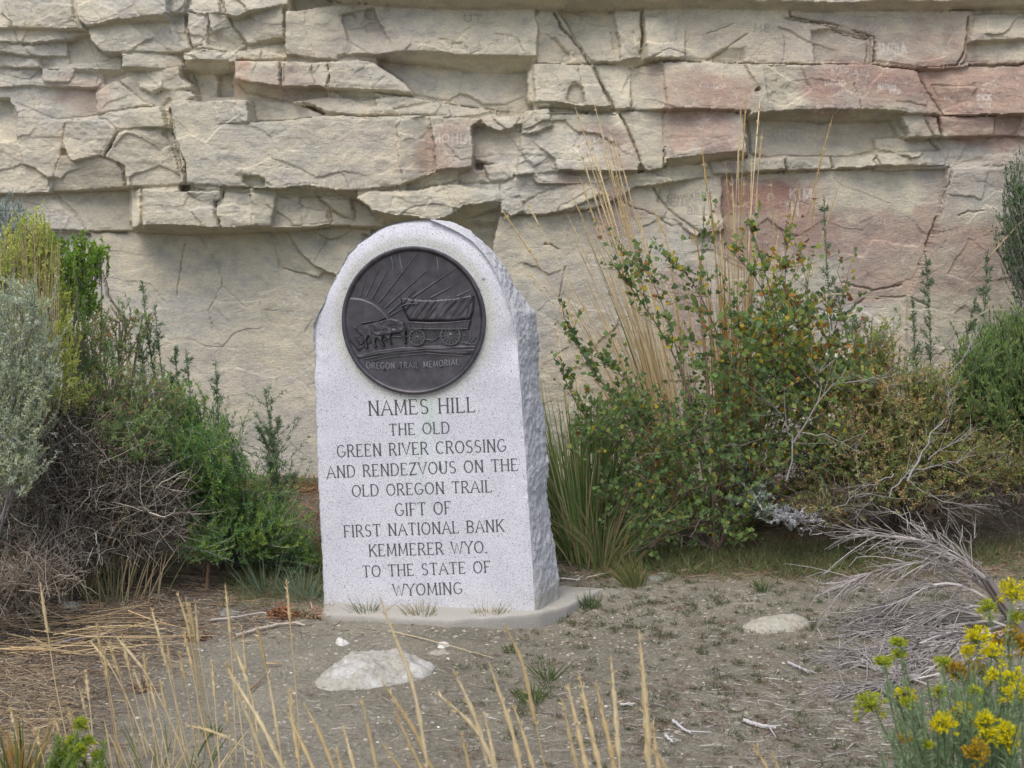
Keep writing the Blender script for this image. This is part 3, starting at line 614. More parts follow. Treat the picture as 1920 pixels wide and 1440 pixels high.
# chamfer round the top, pitched edges, rough flank
arcd = np.minimum(U-fL[:, None], fR[:, None]-U); 
ctr = face_uv(776, 600); rad = np.hypot(U-ctr[0], (V-ctr[1]))
outr = sstep(.335, .47, rad)*sstep(.95, 1.15, V)
front = np.zeros(D.shape); front[:, :NF] = 1
side = 1-front
Dn = D + front*(outr*.035*(1+.5*fbm(U*9, V*9, 601, 3)) + .004*fbm(U*5, V*5, 605, 3)*sstep(.8, 1.1, V))
wr = (fR-fL)[:, None]
edge = np.exp(-np.clip(U-fL[:, None], 0, 1)/.006)+np.exp(-np.abs(fE[:, None]-U)/.010)*.8
Dn = Dn + front*edge*.006*(1+.9*fbm(U*30, V*40, 611, 3))
rough = side*(cells(V*14+3, D*11+U*9, 621)*.0045 + fbm(V*60, D*50+U*40, 625, 4)*.007)*sstep(0, .15, wr)*sstep(0, .02, np.abs(D))
U2 = U + rough*(np.where(np.arange(nc) < NF+NS+2, 1, -1))[None, :]
U2[:, :NF] += (fbm(V[:, :NF]*38, U[:, :NF]*0+.5, 631, 3)*.004)*np.exp(-np.clip(U-fL[:, None], 0, 1)/.02)[:, :NF]
Dn = Dn + side*fbm(V*25, D*25, 641, 3)*.004
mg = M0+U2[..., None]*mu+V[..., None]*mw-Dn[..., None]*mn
Cm = np.ones(mg.shape)
gu, gv = face_uv(787, 742); su = (U-gu-.025*(gv-V))
green = np.exp(-((su-.02*np.sin(V*9))/.030)**2)*sstep(gv+.02, gv-.05, V)*sstep(gv-.62, gv-.10, V)*(.6+.4*fbm(U*20, V*5, 651, 3))*front
green += .35*np.exp(-((su-.06)/.02)**2)*sstep(gv+.02, gv-.05, V)*sstep(gv-.45, gv-.05, V)*front
k = np.clip(green, 0, 1)[..., None]; Cm = Cm*(1-k)+Cm*np.array([.76, .93, .74])*k
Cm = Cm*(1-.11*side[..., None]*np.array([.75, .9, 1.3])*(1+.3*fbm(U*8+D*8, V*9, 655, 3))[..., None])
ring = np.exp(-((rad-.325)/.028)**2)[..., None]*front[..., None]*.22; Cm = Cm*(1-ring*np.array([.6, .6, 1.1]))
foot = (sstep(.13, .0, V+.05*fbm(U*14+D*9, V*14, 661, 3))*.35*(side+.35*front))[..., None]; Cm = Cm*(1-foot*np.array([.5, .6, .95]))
pit = np.zeros(U.shape)
for x, y, r in [(907,524,.0075),(648,541,.004),(650,693,.004),(958,526,.004),(677,459,.003),(737,427,.003),(870,690,.003),(668,770,.0025),(930,560,.003)]:
    a, b = face_uv(x, y); pit = np.maximum(pit, np.exp(-(((U-a)/r)**2+((V-b)/(r*.7))**2)))
Cm = Cm*(1-.75*(pit*front)[..., None])
I = np.arange(nr*nc).reshape(nr, nc); J = np.roll(I, -1, 1)
Qm = np.stack([I[:-1], J[:-1], J[1:], I[1:]], -1).reshape(-1, 4)
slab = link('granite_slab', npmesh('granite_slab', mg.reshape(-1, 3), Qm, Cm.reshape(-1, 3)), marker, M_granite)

# inscription: cut letters with thick and thin strokes and serifs
def ribbon(mb, pts, wf, h, frame, col):
    pts = np.array(pts, float); n = len(pts)
    if n < 2: return
    seg = pts[1:]-pts[:-1]; seg /= np.maximum(np.linalg.norm(seg, axis=1)[:, None], 1e-9)
    closed = np.linalg.norm(pts[0]-pts[-1]) < 1e-6
    T = np.vstack([seg[:1], (seg[1:]+seg[:-1]), seg[-1:]]); 
    if closed: T[0] = T[-1] = seg[0]+seg[-1]
    T /= np.maximum(np.linalg.norm(T, axis=1)[:, None], 1e-9)
    Nn = np.stack([-T[:, 1], T[:, 0]], -1)
    sc = []
    for i in range(n):
        sref = seg[min(i, n-2)]; cs = max(abs(Nn[i]@np.array([-sref[1], sref[0]])), .5); sc.append(wf(T[i])*.5/cs)
    sc = np.array(sc)[:, None]; L = pts+Nn*sc; R = pts-Nn*sc
    V = [frame(a, b, h) for a, b in np.vstack([L, R])]
    F = []
    for i in range(n-1): F += [(i, n+i, n+i+1), (i, n+i+1, i+1)]
    mb.add(V, F, col)
def line_text(txt, pl, pr, hpx, name, parent, col, dpt=-.0012, serif=True, thick=.115, thin=.055, gap=.2, space=.55, mat=None, arcs=0, extrude=0, jitter=0):
    a = np.array(face_uv(*pl)); b = np.array(face_uv(*pr)); st, W = layout(txt, gap, space)
    ex = b-a; Lw = np.linalg.norm(ex); ex /= Lw; ey = np.array([-ex[1], ex[0]]); H = hpx/446.; sx = Lw/W
    cnt = [0]
    def frame(x, y, h):
        cc = arcs*((x/Lw-.5)**2-.25); q = a+ex*x+ey*(y+cc); return fpt(q[0], q[1], h)
    def wf(t): return H*(thin+(thick-thin)*min(1, abs(t[1])**1.5*(1.0 if t[0]*t[1] <= .05 else .55)))
    xo = 0; lets = []
    for ch in txt:
        if ch == ' ': xo += space; continue
        lets.append([[(xo+a_, b_) for a_, b_ in q_] for q_ in G[ch][1]]); xo += G[ch][0]+gap
    for st1 in lets:
     mb = MB()
     for s_ in st1:
        pts = [(x*sx, y*H) for x, y in s_]; cnt[0] += 1; hh = dpt-.00012*(cnt[0] % 5)
        ribbon(mb, pts, wf, hh, frame, col)
        if serif:
            for e, o in ((0, 1), (-1, -2)):
                p, q = s_[e], s_[o]
                if len(s_) > 9 and abs(p[1]-q[1]) < .2 and .1 < p[1] < .9: continue
                if abs(p[0]-q[0]) > 1.2*abs(p[1]-q[1]):       # horizontal arm: short upright tick
                    if p[1] < .02 or p[1] > .98:
                        if e == -1 or txt.find('T') >= 0:
                            dy = .14 if p[1] < .5 else -.14; ribbon(mb, [(p[0]*sx, p[1]*H), (p[0]*sx, (p[1]+dy)*H)], lambda t: H*.05, hh-.00007, frame, col)
                elif p[1] < .03 or p[1] > .97:
                    ribbon(mb, [((p[0]-.11)*sx, p[1]*H), ((p[0]+.11)*sx, p[1]*H)], lambda t: H*.055, hh-.00007, frame, col)
     mb.build('letter', mat or M_cut, parent, False)
cutc = (.085, .092, .095)
for txt, pl, pr, h in [('NAMES HILL',(692,779),(891,772),27),('THE OLD',(731,816),(843,812),21),('GREEN RIVER CROSSING',(633,857),(949,846),22.5),('AND RENDEZVOUS ON THE',(614,896),(971,882),22),
                       ('OLD OREGON TRAIL',(661,931),(922,922),21.5),('GIFT OF',(742,967),(846,963),23),('FIRST NATIONAL BANK',(646,1007),(945,996),22),('KEMMERER WYO.',(693,1043),(914,1036),22),
                       ('TO THE STATE OF',(681,1082),(920,1073),21.5),('WYOMING',(738,1117),(867,1113),21.5)]:
    line_text(txt, pl, pr, h, 'inscription_line', marker, cutc)

# medallion
CU, CV = face_uv(776, 601); RM = .307
def m2(x, y):      # 1/3.692 px detail view -> face coordinates
    return face_uv(560+x/3.692, 400+y/3.692)
bc = np.array([.080, .076, .088]); bh = np.array([.115, .117, .128])  # bc base bronze; bh paler bronze, highlights painted into the raised parts
def lathe_medal():
    prof = [(0, .006), (RM*.60, .007), (RM*.90, .008), (RM*.93, .009), (RM*.945, .014), (RM*.96, .019), (RM*.98, .020), (RM*.995, .018), (RM*1.0, .018), (RM*1.0, -.004)]
    n = 128
    def ring(ps, name, parent):
        V = []; F = []
        for r, h in ps:
            for k in range(n): V.append(fpt(CU+r*math.cos(2*math.pi*k/n), CV+r*math.sin(2*math.pi*k/n)*1.008, -h))
        for i in range(len(ps)-1):
            for k in range(n):
                a, b = i*n+k, i*n+(k+1) % n; F.append((a, b, b+n, a+n))
        return link(name, npmesh(name, V, F, np.tile(bc, (len(V), 1))), parent, M_bronze)
    med = ring(prof[:4], 'medallion', marker); ring(prof[3:], 'rim', med); return med
medal = lathe_medal()
def sdist(X, Y, poly):
    D = np.full(X.shape, 9.); n = len(poly)
    for i in range(n):
        a = poly[i]; b = poly[(i+1) % n]; v = (b[0]-a[0], b[1]-a[1]); L = max(v[0]**2+v[1]**2, 1e-12)
        t = np.clip(((X-a[0])*v[0]+(Y-a[1])*v[1])/L, 0, 1); D = np.minimum(D, np.hypot(X-a[0]-t*v[0], Y-a[1]-t*v[1]))
    return np.where(inpoly([p[0] for p in poly], [p[1] for p in poly], X, Y), D, -D)
MED = []
def relief(name, poly, h, edge=.006, st=.0022, tex=None, base=.0075, zpoly=True, col=bc):
    pl = [m2(*p) for p in poly] if zpoly else poly
    xs = [p[0] for p in pl]; ys = [p[1] for p in pl]
    X, Y = np.meshgrid(np.arange(min(xs)-st, max(xs)+st*2, st), np.arange(min(ys)-st, max(ys)+st*2, st))
    d = sdist(X, Y, pl); H = base+h*np.sqrt(np.clip(sstep(-.0008, edge, d), 0, 1))
    H = np.where(d < 0, .003, H)
    if tex is not None: H = H+tex(X, Y)*sstep(0, edge, d)
    keep = d > -st*.9; n2, n1 = X.shape; I = np.arange(n1*n2).reshape(n2, n1)
    Qr = np.stack([I[:-1, :-1], I[:-1, 1:], I[1:, 1:], I[1:, :-1]], -1).reshape(-1, 4); k = keep.ravel()[Qr].all(1); Qr = Qr[k]
    u, inv = np.unique(Qr, return_inverse=True)
    V = M0+X.ravel()[u, None]*mu+Y.ravel()[u, None]*mw+H.ravel()[u, None]*mn
    return link(name, npmesh(name, V, inv.reshape(-1, 4), np.tile(col, (len(u), 1))), medal, M_bronze)
def bar(name, pts, w, h, base=.0075, st=.0018, col=bh):
    """tapered raised bar in the detail view"""
    pl = [m2(*p) for p in pts]; V = []; F = []; n = len(pl)
    for i, p in enumerate(pl):
        a = pl[max(i-1, 0)]; b = pl[min(i+1, n-1)]; t = np.array([b[0]-a[0], b[1]-a[1]]); t /= np.linalg.norm(t); nn = np.array([-t[1], t[0]])
        ww = (w[0]+(w[1]-w[0])*i/(n-1))/3.692/446
        for o, hh in ((-1, .003), (-.75, base+h*.7), (0, base+h), (.75, base+h*.7), (1, .003)): V.append(fpt(p[0]+nn[0]*ww*o, p[1]+nn[1]*ww*o, -hh))
    for i in range(n-1):
        for k in range(4): a = i*5+k; F.append((a, a+1, a+6, a+5))
    return link(name, npmesh(name, V, F, np.tile(col, (len(V), 1))), medal, M_bronze)
sunc = (355, 850)
relief('sun_disc', [(340,600),(345,580),(400,584),(450,592),(520,620),(580,665),(640,740),(640,800),(420,960),(340,870),(312,740)], .004, .010)
for r in [((398,560),(412,450)),((430,573),(476,403)),((470,572),(572,348)),((510,590),(628,378)),((558,618),(832,270)),((598,655),(882,402)),((625,690),(815,530)),((640,705),(720,660)),((795,580),(1096,376)),((915,585),(1072,503)),((1098,575),(1192,530))]:
    bar('sun_ray', [r[0], ((r[0][0]+r[1][0])/2, (r[0][1]+r[1][1])/2), r[1]], (9, 3.5), .004)
relief('road_bank', [(400,985),(520,950),(700,925),(900,915),(1100,912),(1235,915),(1215,975),(1100,985),(900,960),(700,965),(520,985),(420,1010)], .005, .004, tex=lambda X, Y: .0012*fbm(X*12, Y*160, 701, 2))
for k, yy in enumerate((948, 965, 985)): bar('rut_line', [(430+k*20,yy+45),(650,yy+5),(900,yy-15),(1200-k*30,yy)], (3, 2.5), .007)
relief('wagon_box', [(762,744),(900,752),(1050,748),(1200,733),(1180,806),(1100,812),(900,806),(784,800)], .011, .003)
relief('wagon_cover', [(708,600),(712,580),(735,572),(800,588),(950,592),(1100,578),(1200,556),(1222,590),(1216,680),(1196,737),(1050,750),(850,748),(765,744),(738,690),(716,640)], .014, .012,
       tex=lambda X, Y: .0045*fbm((X-Y*.8)*60, (X+Y)*8, 711, 3))
relief('wagon_opening', [(728,645),(770,628),(838,632),(852,738),(770,738),(742,700)], .016, .003, tex=lambda X, Y: -.010+.004*fbm(X*120, Y*120, 713, 2), col=bc*.7)
bar('hood_edge', [(722,640),(770,626),(830,628),(848,612)], (6, 3), .022)
bar('hood_edge', [(845,620),(856,690),(858,742)], (5, 4), .020)
bar('hood_edge', [(1212,570),(1180,640),(1165,735)], (5, 4), .020)
bar('box_rail', [(768,752),(900,762),(1050,756),(1196,740)], (4, 4), .016); bar('box_rail', [(780,795),(900,800),(1100,802),(1178,798)], (4, 4), .016)
for x in (815, 865, 920, 975, 1030, 1085, 1140): bar('box_slat', [(x,757),(x+2,800)], (3.5, 3.5), .016)
def wheel(cx, cy, r, ns, h=.014):
    c = m2(cx, cy); rr = r/3.692/446; mb = MB(); n = 28
    V = []; F = []
    for k in range(n):
        a = 2*math.pi*k/n
        for q, hh in ((1.0, .004), (1.0, h), (.86, h), (.86, .006)): V.append(fpt(c[0]+rr*q*math.cos(a), c[1]+rr*q*math.sin(a), -hh))
    for k in range(n):
        for j in range(3):
            a = k*4+j; b = ((k+1) % n)*4+j; F += [(a, b, b+1), (a, b+1, a+1)]
    mb.add(V, F, bh)
    for k in range(ns):
        a = 2*math.pi*k/ns+.1; d = np.array([math.cos(a), math.sin(a)]); nn = np.array([-d[1], d[0]])*rr*.045
        P4 = [d*rr*.1+nn, d*rr*.1-nn, d*rr*.88-nn, d*rr*.88+nn]
        mb.add([fpt(c[0]+p[0], c[1]+p[1], -(h-.0015)) for p in P4], [(0, 1, 2), (0, 2, 3)], bh)
    V = [fpt(c[0], c[1], -h-.004)]+[fpt(c[0]+rr*.18*math.cos(k*.7854), c[1]+rr*.18*math.sin(k*.7854), -h+.001) for k in range(8)]
    mb.add(V, [(0, 1+k, 1+(k+1) % 8) for k in range(8)], bh)
    return mb.build('wagon_wheel', M_bronze, medal, False)
wheel(1150, 850, 48, 10, .012); wheel(825, 858, 58, 12, .018); wheel(1056, 842, 72, 14, .018)
relief('ox', [(430,775),(480,762),(520,752),(570,738),(640,720),(700,730),(738,752),(752,800),(748,860),(755,905),(735,905),(725,860),(700,830),(650,838),(640,870),(655,905),(640,910),(615,870),(590,850),(585,880),(605,920),(588,925),(560,875),(545,865),(535,890),(550,930),(530,932),(510,890),(490,850),(478,880),(488,935),(468,938),(455,880),(440,850),(415,820),(398,800),(405,785)], .015, .0045, tex=lambda X, Y: .002*fbm(X*70, Y*45, 721, 3))
relief('ox_flank', [(500,800),(520,762),(570,738),(640,722),(700,732),(738,752),(750,800),(720,832),(660,836),(600,852),(540,850),(500,830)], .019, .007, tex=lambda X, Y: .003*fbm(X*60, Y*60, 733, 3))
relief('ox', [(400,850),(430,838),(455,850),(470,880),(450,912),(425,915),(408,885)], .010, .006)
bar('horn', [(385,780),(405,795),(440,775)], (3, 4), .016); bar('horn', [(440,725),(450,750),(465,765)], (3, 5), .014); bar('horn', [(395,845),(415,855),(440,845)], (3, 3), .014)
bar('yoke', [(440,760),(560,742),(610,722)], (4, 3), .020); bar('tail', [(715,735),(745,760),(755,810),(780,840)], (5, 3), .018)
bar('draw_pole', [(590,880),(650,855),(770,850)], (4, 4), .010); bar('harness', [(620,735),(650,790),(640,840)], (3, 3), .0225); bar('harness', [(655,790),(720,760)], (3, 3), .0225)
bar('grass_tuft', [(1160,905),(1200,890),(1235,855)], (8, 3), .006); bar('grass_tuft', [(1150,890),(1190,905),(1225,905)], (6, 3), .007); bar('axle', [(880,870),(930,880),(985,850)], (5, 5), .008); bar('water_bucket', [(950,840),(955,875)], (14, 10), .006)
line_text('OREGON TRAIL MEMORIAL', (689,690), (862,683), 11, 'lettering', medal, bh*1.8, dpt=-.0125, serif=False, thick=.19, thin=.15, gap=.25, space=.7, mat=M_bronze, arcs=.03)
for x, y in ((600,1082),(697,1068),(790,1058),(885,1060),(993,1058)):
    c = m2(x, y); V = [fpt(*c, -.014)]+[fpt(c[0]+(.0075 if k % 2 == 0 else .003)*math.sin(k*math.pi/5), c[1]+(.0075 if k % 2 == 0 else .003)*math.cos(k*math.pi/5), -.0085) for k in range(10)]
    link('star', npmesh('star', V, [(0, 1+(k+1) % 10, 1+k) for k in range(10)], np.tile(bh*1.3, (11, 1)), False), medal, M_bronze)
# old patina runs down the sky part of the medallion
for pts in [[(640,290),(652,340),(656,395)],[(700,255),(705,330),(718,385),(712,430)],[(955,280),(965,350),(968,395)]]:
    bar('patina_run', pts, (3.5, 2), .0012, .0075, col=np.array([.22, .25, .26]))

# concrete base
def plinth():
    top = [(596,1150),(690,1156),(840,1163),(945,1157),(1015,1148),(1062,1136),(1100,1119),(1134,1102),(1060,1098),(620,1118)]
    zt = PZ; pts = []
    for x, y in top:
        r = ray(x, y); t = (zt-CAMZ)/r[2]; pts.append((r[0]*t, r[1]*t))
    fine = []
    for i in range(len(pts)):
        a, b = pts[i], pts[(i+1) % len(pts)]
        for k in range(10):
            s = k/10; fine.append((a[0]+(b[0]-a[0])*s, a[1]+(b[1]-a[1])*s))
    f = np.array(fine)
    f += np.stack([fbm(f[:, 0]*20, f[:, 1]*20, 801, 3), fbm(f[:, 0]*20+5, f[:, 1]*20, 803, 3)], -1)*.006
    n = len(f); c = f.mean(0); V = []; Cc = []
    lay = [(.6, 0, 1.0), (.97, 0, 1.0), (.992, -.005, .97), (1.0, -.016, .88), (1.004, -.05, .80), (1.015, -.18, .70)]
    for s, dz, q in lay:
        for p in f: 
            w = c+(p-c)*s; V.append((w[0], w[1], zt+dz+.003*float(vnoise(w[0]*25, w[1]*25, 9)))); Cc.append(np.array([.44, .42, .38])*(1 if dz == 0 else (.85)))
    F = [(i*n+k, i*n+(k+1) % n, (i+1)*n+(k+1) % n, (i+1)*n+k) for i in range(len(lay)-1) for k in range(n)]
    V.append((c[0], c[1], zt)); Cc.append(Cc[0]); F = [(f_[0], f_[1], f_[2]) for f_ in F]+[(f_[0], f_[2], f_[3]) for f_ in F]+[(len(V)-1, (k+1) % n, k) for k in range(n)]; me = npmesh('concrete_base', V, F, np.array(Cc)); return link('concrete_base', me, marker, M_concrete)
plinth()

# ------------------------------------------------------------------ plant kit
def bez(a, b, c, n):
    t = np.linspace(0, 1, n)[:, None]; return (1-t)**2*a+2*t*(1-t)*b+t*t*c
def tubes(mb, curves, r0, r1, cols, sides=3, tipf=None):
    """curves (m,n,3); r0,r1 scalars or (m,)"""
    cu = np.asarray(curves, float); m, n, _ = cu.shape
    T = np.gradient(cu, axis=1); T /= np.maximum(np.linalg.norm(T, axis=2, keepdims=True), 1e-9)
    ref = np.where(np.abs(T[..., 1:2]) > .9, np.array([1., 0, 0]), np.array([0, 1., 0])); A_ = np.cross(T, ref); A_ /= np.maximum(np.linalg.norm(A_, axis=2, keepdims=True), 1e-9); B_ = np.cross(T, A_)
    r = np.linspace(0, 1, n)[None, :]; r0 = np.broadcast_to(np.asarray(r0, float).reshape(-1, 1), (m, 1)); r1 = np.broadcast_to(np.asarray(r1, float).reshape(-1, 1), (m, 1))
    R = r0+(r1-r0)*r
    if tipf is not None: R = R*tipf[None, :]
    ang = np.arange(sides)*2*math.pi/sides
    V = cu[:, :, None, :]+R[..., None, None]*(A_[:, :, None, :]*np.cos(ang)[:, None]+B_[:, :, None, :]*np.sin(ang)[:, None])
    idx = np.arange(m*n*sides).reshape(m, n, sides); nx_ = np.roll(idx, -1, 2)
    a, b, c, d = idx[:, :-1], nx_[:, :-1], nx_[:, 1:], idx[:, 1:]
    F = np.concatenate([np.stack([a, b, c], -1).reshape(-1, 3), np.stack([a, c, d], -1).reshape(-1, 3)])
    C_ = np.repeat(np.broadcast_to(np.asarray(cols, float).reshape(-1, 3), (m, 3)), n*sides, 0)
    mb.add(V.reshape(-1, 3), F, C_)
def unit(v): return v/np.maximum(np.linalg.norm(v, axis=-1, keepdims=True), 1e-9)
def leaves(mb, P_, D_, L_, W_, cols, fold=.25):
    """diamond leaves from base P_ along D_"""
    m = len(P_); D_ = unit(D_); S_ = unit(np.cross(D_, RNG.normal(size=(m, 3)))); N_ = np.cross(D_, S_)
    L_ = np.broadcast_to(np.asarray(L_, float), (m,))[:, None]; W_ = np.broadcast_to(np.asarray(W_, float), (m,))[:, None]
    mid = P_+D_*L_*.45
    V = np.stack([P_, mid+S_*W_*.5+N_*W_*fold, P_+D_*L_, mid-S_*W_*.5+N_*W_*fold], 1).reshape(-1, 3)
    k = np.arange(m)[:, None]*4; F = np.concatenate([k+np.array([0, 1, 2]), k+np.array([0, 2, 3])])
    mb.add(V, F, np.repeat(cols, 4, 0))
def pick(pal, m, jitter=.18):
    pal = np.array(pal, float); c = pal[RNG.integers(0, len(pal), m)]; return np.clip(c*(1+RNG.normal(0, jitter, (m, 1))), .003, 1)
GREY = [(.30, .275, .27), (.24, .215, .21), (.36, .335, .33)]
def shrub(name, label, cat, root, lobes, ntw, nleaf, leaf, pal, wood=GREY, rtw=(.0022, .0007), rbr=(.008, .003), nbr=14, up=.5, start=.35, spread=.8, group=None, bend=.12, shell=.55, extra=None, lname='foliage', drop=0.0, twin=None):
    """root px point or 3-vector; lobes: (px, py, Y, rx_px, ry_px, rY_m, weight)"""
    r0 = np.asarray(root if len(root) == 3 else gpt(*root), float)
    t = empty(name, tuple(r0), label, cat, group)
    w = np.array([l[6] for l in lobes], float); w /= w.sum()
    def sample(m):
        k = RNG.choice(len(lobes), m, p=w); C_ = np.array([at(l[0], l[1], l[2]) for l in lobes])[k]
        Rr = np.array([(l[3]/FPX*l[2], l[5], l[4]/FPX*l[2]) for l in lobes])[k]
        d = unit(RNG.normal(size=(m, 3))); q = RNG.uniform(shell**3, 1, (m, 1))**(1/3.)*(1+.22*np.abs(RNG.normal(size=(m, 1)))*(RNG.random((m, 1)) < .35)); return C_+d*Rr*q, C_, k
    mb = MB(); tips, cen, _ = sample(nbr)
    tips = cen+(tips-cen)*.6
    st = r0+RNG.normal(0, .03, (nbr, 3))*np.array([1, 1, .2]); mid = (st+tips)/2+np.array([0, 0, .10])*np.linalg.norm(tips-st, axis=1)[:, None]+RNG.normal(0, bend*.4, (nbr, 3))*np.linalg.norm(tips-st, axis=1)[:, None]
    br = np.array([bez(a, b, c, 9) for a, b, c in zip(st, mid, tips)]); tubes(mb, br, rbr[0], rbr[1], pick(wood, nbr), 4)
    T, Cn, kk = sample(ntw)
    d = np.linalg.norm(tips[None]-T[:, None], axis=2)+RNG.uniform(0, .12, (ntw, nbr)); bi = d.argmin(1); bj = RNG.integers(3, 9, ntw); S0 = br[bi, bj]
    v = T-S0; L = np.linalg.norm(v, axis=1)[:, None]; mx = .35 if twin is None else twin; S0 = np.where(L > mx, T-v/L*mx, S0); v = T-S0; L = np.linalg.norm(v, axis=1)[:, None]
    M_ = (S0+T)/2+RNG.normal(0, bend, (ntw, 3))*L+np.array([0, 0, -up*.25])*L; tw = (1-np.linspace(0, 1, 6)[None, :, None])**2*S0[:, None]+2*np.linspace(0, 1, 6)[None, :, None]*(1-np.linspace(0, 1, 6)[None, :, None])*M_[:, None]+np.linspace(0, 1, 6)[None, :, None]**2*T[:, None]
    tubes(mb, tw, rtw[0], rtw[1], pick(wood, ntw), 3)
    mb.build('branches', M_wood, t)
    if nleaf:
        lb = MB(); m = ntw*nleaf; i = np.repeat(np.arange(ntw), nleaf); s = RNG.uniform(start, 1, m)[:, None]
        a, b, c = S0[i], M_[i], T[i]; Pp = (1-s)**2*a+2*s*(1-s)*b+s*s*c; Tn = unit(2*(1-s)*(b-a)+2*s*(c-b))
        D_ = Tn*(1-spread*.4)+RNG.normal(0, 1, (m, 3))*spread*.55+np.array([0, 0, up-drop])
        base = pick(pal, ntw, .10)[i]; cc = np.clip(base*(1+RNG.normal(0, .16, (m, 1))), .003, 1)
        alt = RNG.random(m) < .25; cc[alt] = pick(pal, alt.sum(), .15)
        l0, w0 = leaf; w0 *= 1.7; l0 *= 1.15; cc = np.clip(cc*2.0, 0, .85); leaves(lb, Pp, D_, RNG.uniform(.6, 1.25, m)*l0, RNG.uniform(.7, 1.2, m)*w0, cc)
        if extra: extra(lb, Pp, Tn)
        lb.build(lname, M_leaf, t)['kind'] = 'stuff'
    return t
def spire(t, base, top, lean=.0, n=220, r=.05, leaf=(.02, .0035), pal=((.16, .20, .12),), name='spire', nside=14):
    pal = np.clip(np.array(pal)*1.9, 0, .8); n = int(n*1.5); leaf = (leaf[0]*1.1, leaf[1]*1.35)
    """one upright leafy shoot with short side twigs"""
    mb = MB(); b = np.asarray(base, float); e = np.asarray(top, float); H = np.linalg.norm(e-b)
    mid = (b+e)/2+RNG.normal(0, .03, 3)*H; ax = bez(b, mid, e, 12); tubes(mb, ax[None], .0035, .0010, pick([(.26, .28, .20)], 1), 4)
    s = RNG.uniform(.12, 1, nside); i0 = (s*10.9).astype(int); p0 = ax[i0]
    dr = RNG.normal(size=(nside, 3)); dr[:, 2] = np.abs(dr[:, 2])*.6+1.0; dr = unit(dr); ln = r*(1.25-s)[:, None]*2.2
    p1 = p0+dr*ln; sd_ = np.stack([p0, (p0+p1)/2+RNG.normal(0, .006, (nside, 3)), p1], 1); tubes(mb, sd_, .0014, .0006, pick([(.25, .27, .2)], nside), 3)
    k = n; onax = RNG.random(k) < .35; s2 = RNG.uniform(.10, 1, k); j = np.minimum((s2*10.9).astype(int), 10); f = (s2*11-j)[:, None]; Pa = ax[j]*(1-f)+ax[np.minimum(j+1, 11)]*f; Ta = unit(ax[np.minimum(j+1, 11)]-ax[j])
    q = RNG.integers(0, nside, k); f2 = RNG.uniform(.1, 1, (k, 1)); Pb = p0[q]*(1-f2)+p1[q]*f2; Tb = unit(p1[q]-p0[q])
    Pp = np.where(onax[:, None], Pa, Pb); Tn = np.where(onax[:, None], Ta, Tb)
    leaves(mb, Pp, Tn*.7+RNG.normal(0, .55, (k, 3)), RNG.uniform(.6, 1.2, k)*leaf[0], leaf[1], pick(pal, k, .18))
    return mb.build(name, M_leaf, t)
def copyable_leaf():
    """lobed currant leaf, folded along the midrib, 1 m nominal scale"""
    out = []
    for k in range(15):
        a = math.radians(-150+300*k/14); lob = .62+.38*abs(math.cos(a*1.75)); r = lob*(1.0-.12*abs(a)); out.append((r*math.sin(a)*.55, .42+r*math.cos(a)*.55, .10*abs(math.sin(a))+.03*math.cos(k*2.)))
    V = [(0, 0, 0), (0, .45, -.02)]+out; F = [(1, 2+k+1, 2+k) for k in range(14)]+[(0, 1, 2), (0, 16, 1)]
    return np.array(V), np.array(F)
LV, LF = copyable_leaf()
LEAFC = {'green': (.21, .32, .11), 'dark': (.155, .25, .12), 'lime': (.33, .40, .11), 'yellow': (.55, .42, .06), 'orange': (.55, .25, .07), 'brown': (.22, .12, .06)}
LEAFM = {k: npmesh('leaf', LV, LF, np.tile(np.array(c), (len(LV), 1)), True) for k, c in LEAFC.items()}

# ------------------------------------------------------------------ shrubs on the left
SAGE = [(.25, .29, .245), (.30, .335, .29), (.20, .25, .21)]; SAGE2 = [(.24, .28, .26), (.18, .23, .21)]
YG = [(.28, .30, .08), (.34, .33, .10), (.20, .25, .07)]; GRN = [(.085, .16, .045), (.12, .20, .055), (.06, .12, .04)]
BLG = [(.10, .155, .075), (.075, .13, .07), (.13, .18, .08)]
shrub('sagebrush', 'silvery grey green sagebrush cut by the left edge of the photo', 'shrub', (-40, 1120), [(30,620,5.7,85,110,.25,3),(10,790,5.6,95,110,.25,3),(-90,700,5.7,100,170,.3,2),(70,700,5.65,50,80,.15,1.2),(30,860,5.5,60,50,.2,.8)], 900, 40, (.015, .0034), [(.27, .31, .235), (.33, .37, .29), (.24, .29, .20), (.34, .37, .22)], nbr=22, up=.4, spread=1., shell=.2, start=.1, twin=.16)
shrub('sagebrush', 'blue grey sagebrush top above the yellow green bush, upper left corner of the shrubs', 'shrub', (-60, 1050), [(15,410,6.6,50,50,.2,2),(-40,470,6.6,80,110,.2,2),(25,480,6.6,40,60,.15,1)], 260, 36, (.02, .004), SAGE2, nbr=10, up=.6, shell=.3, start=.1)
shrub('rabbitbrush', 'yellow green rabbitbrush with upright plumes beside the left edge', 'shrub', (60, 1080), [(60,440,6.2,36,60,.15,2),(85,490,6.2,35,60,.12,2),(20,470,6.2,40,60,.15,1.4),(95,560,6.2,45,60,.15,1),(110,640,6.1,40,70,.15,1.4),(130,720,6.0,50,60,.15,1)], 440, 34, (.013, .0045), [(.32, .35, .10), (.40, .41, .13), (.26, .32, .09)], nbr=16, up=.45, spread=1., shell=.1, twin=.17, wood=[(.42, .36, .22), (.35, .3, .2)])
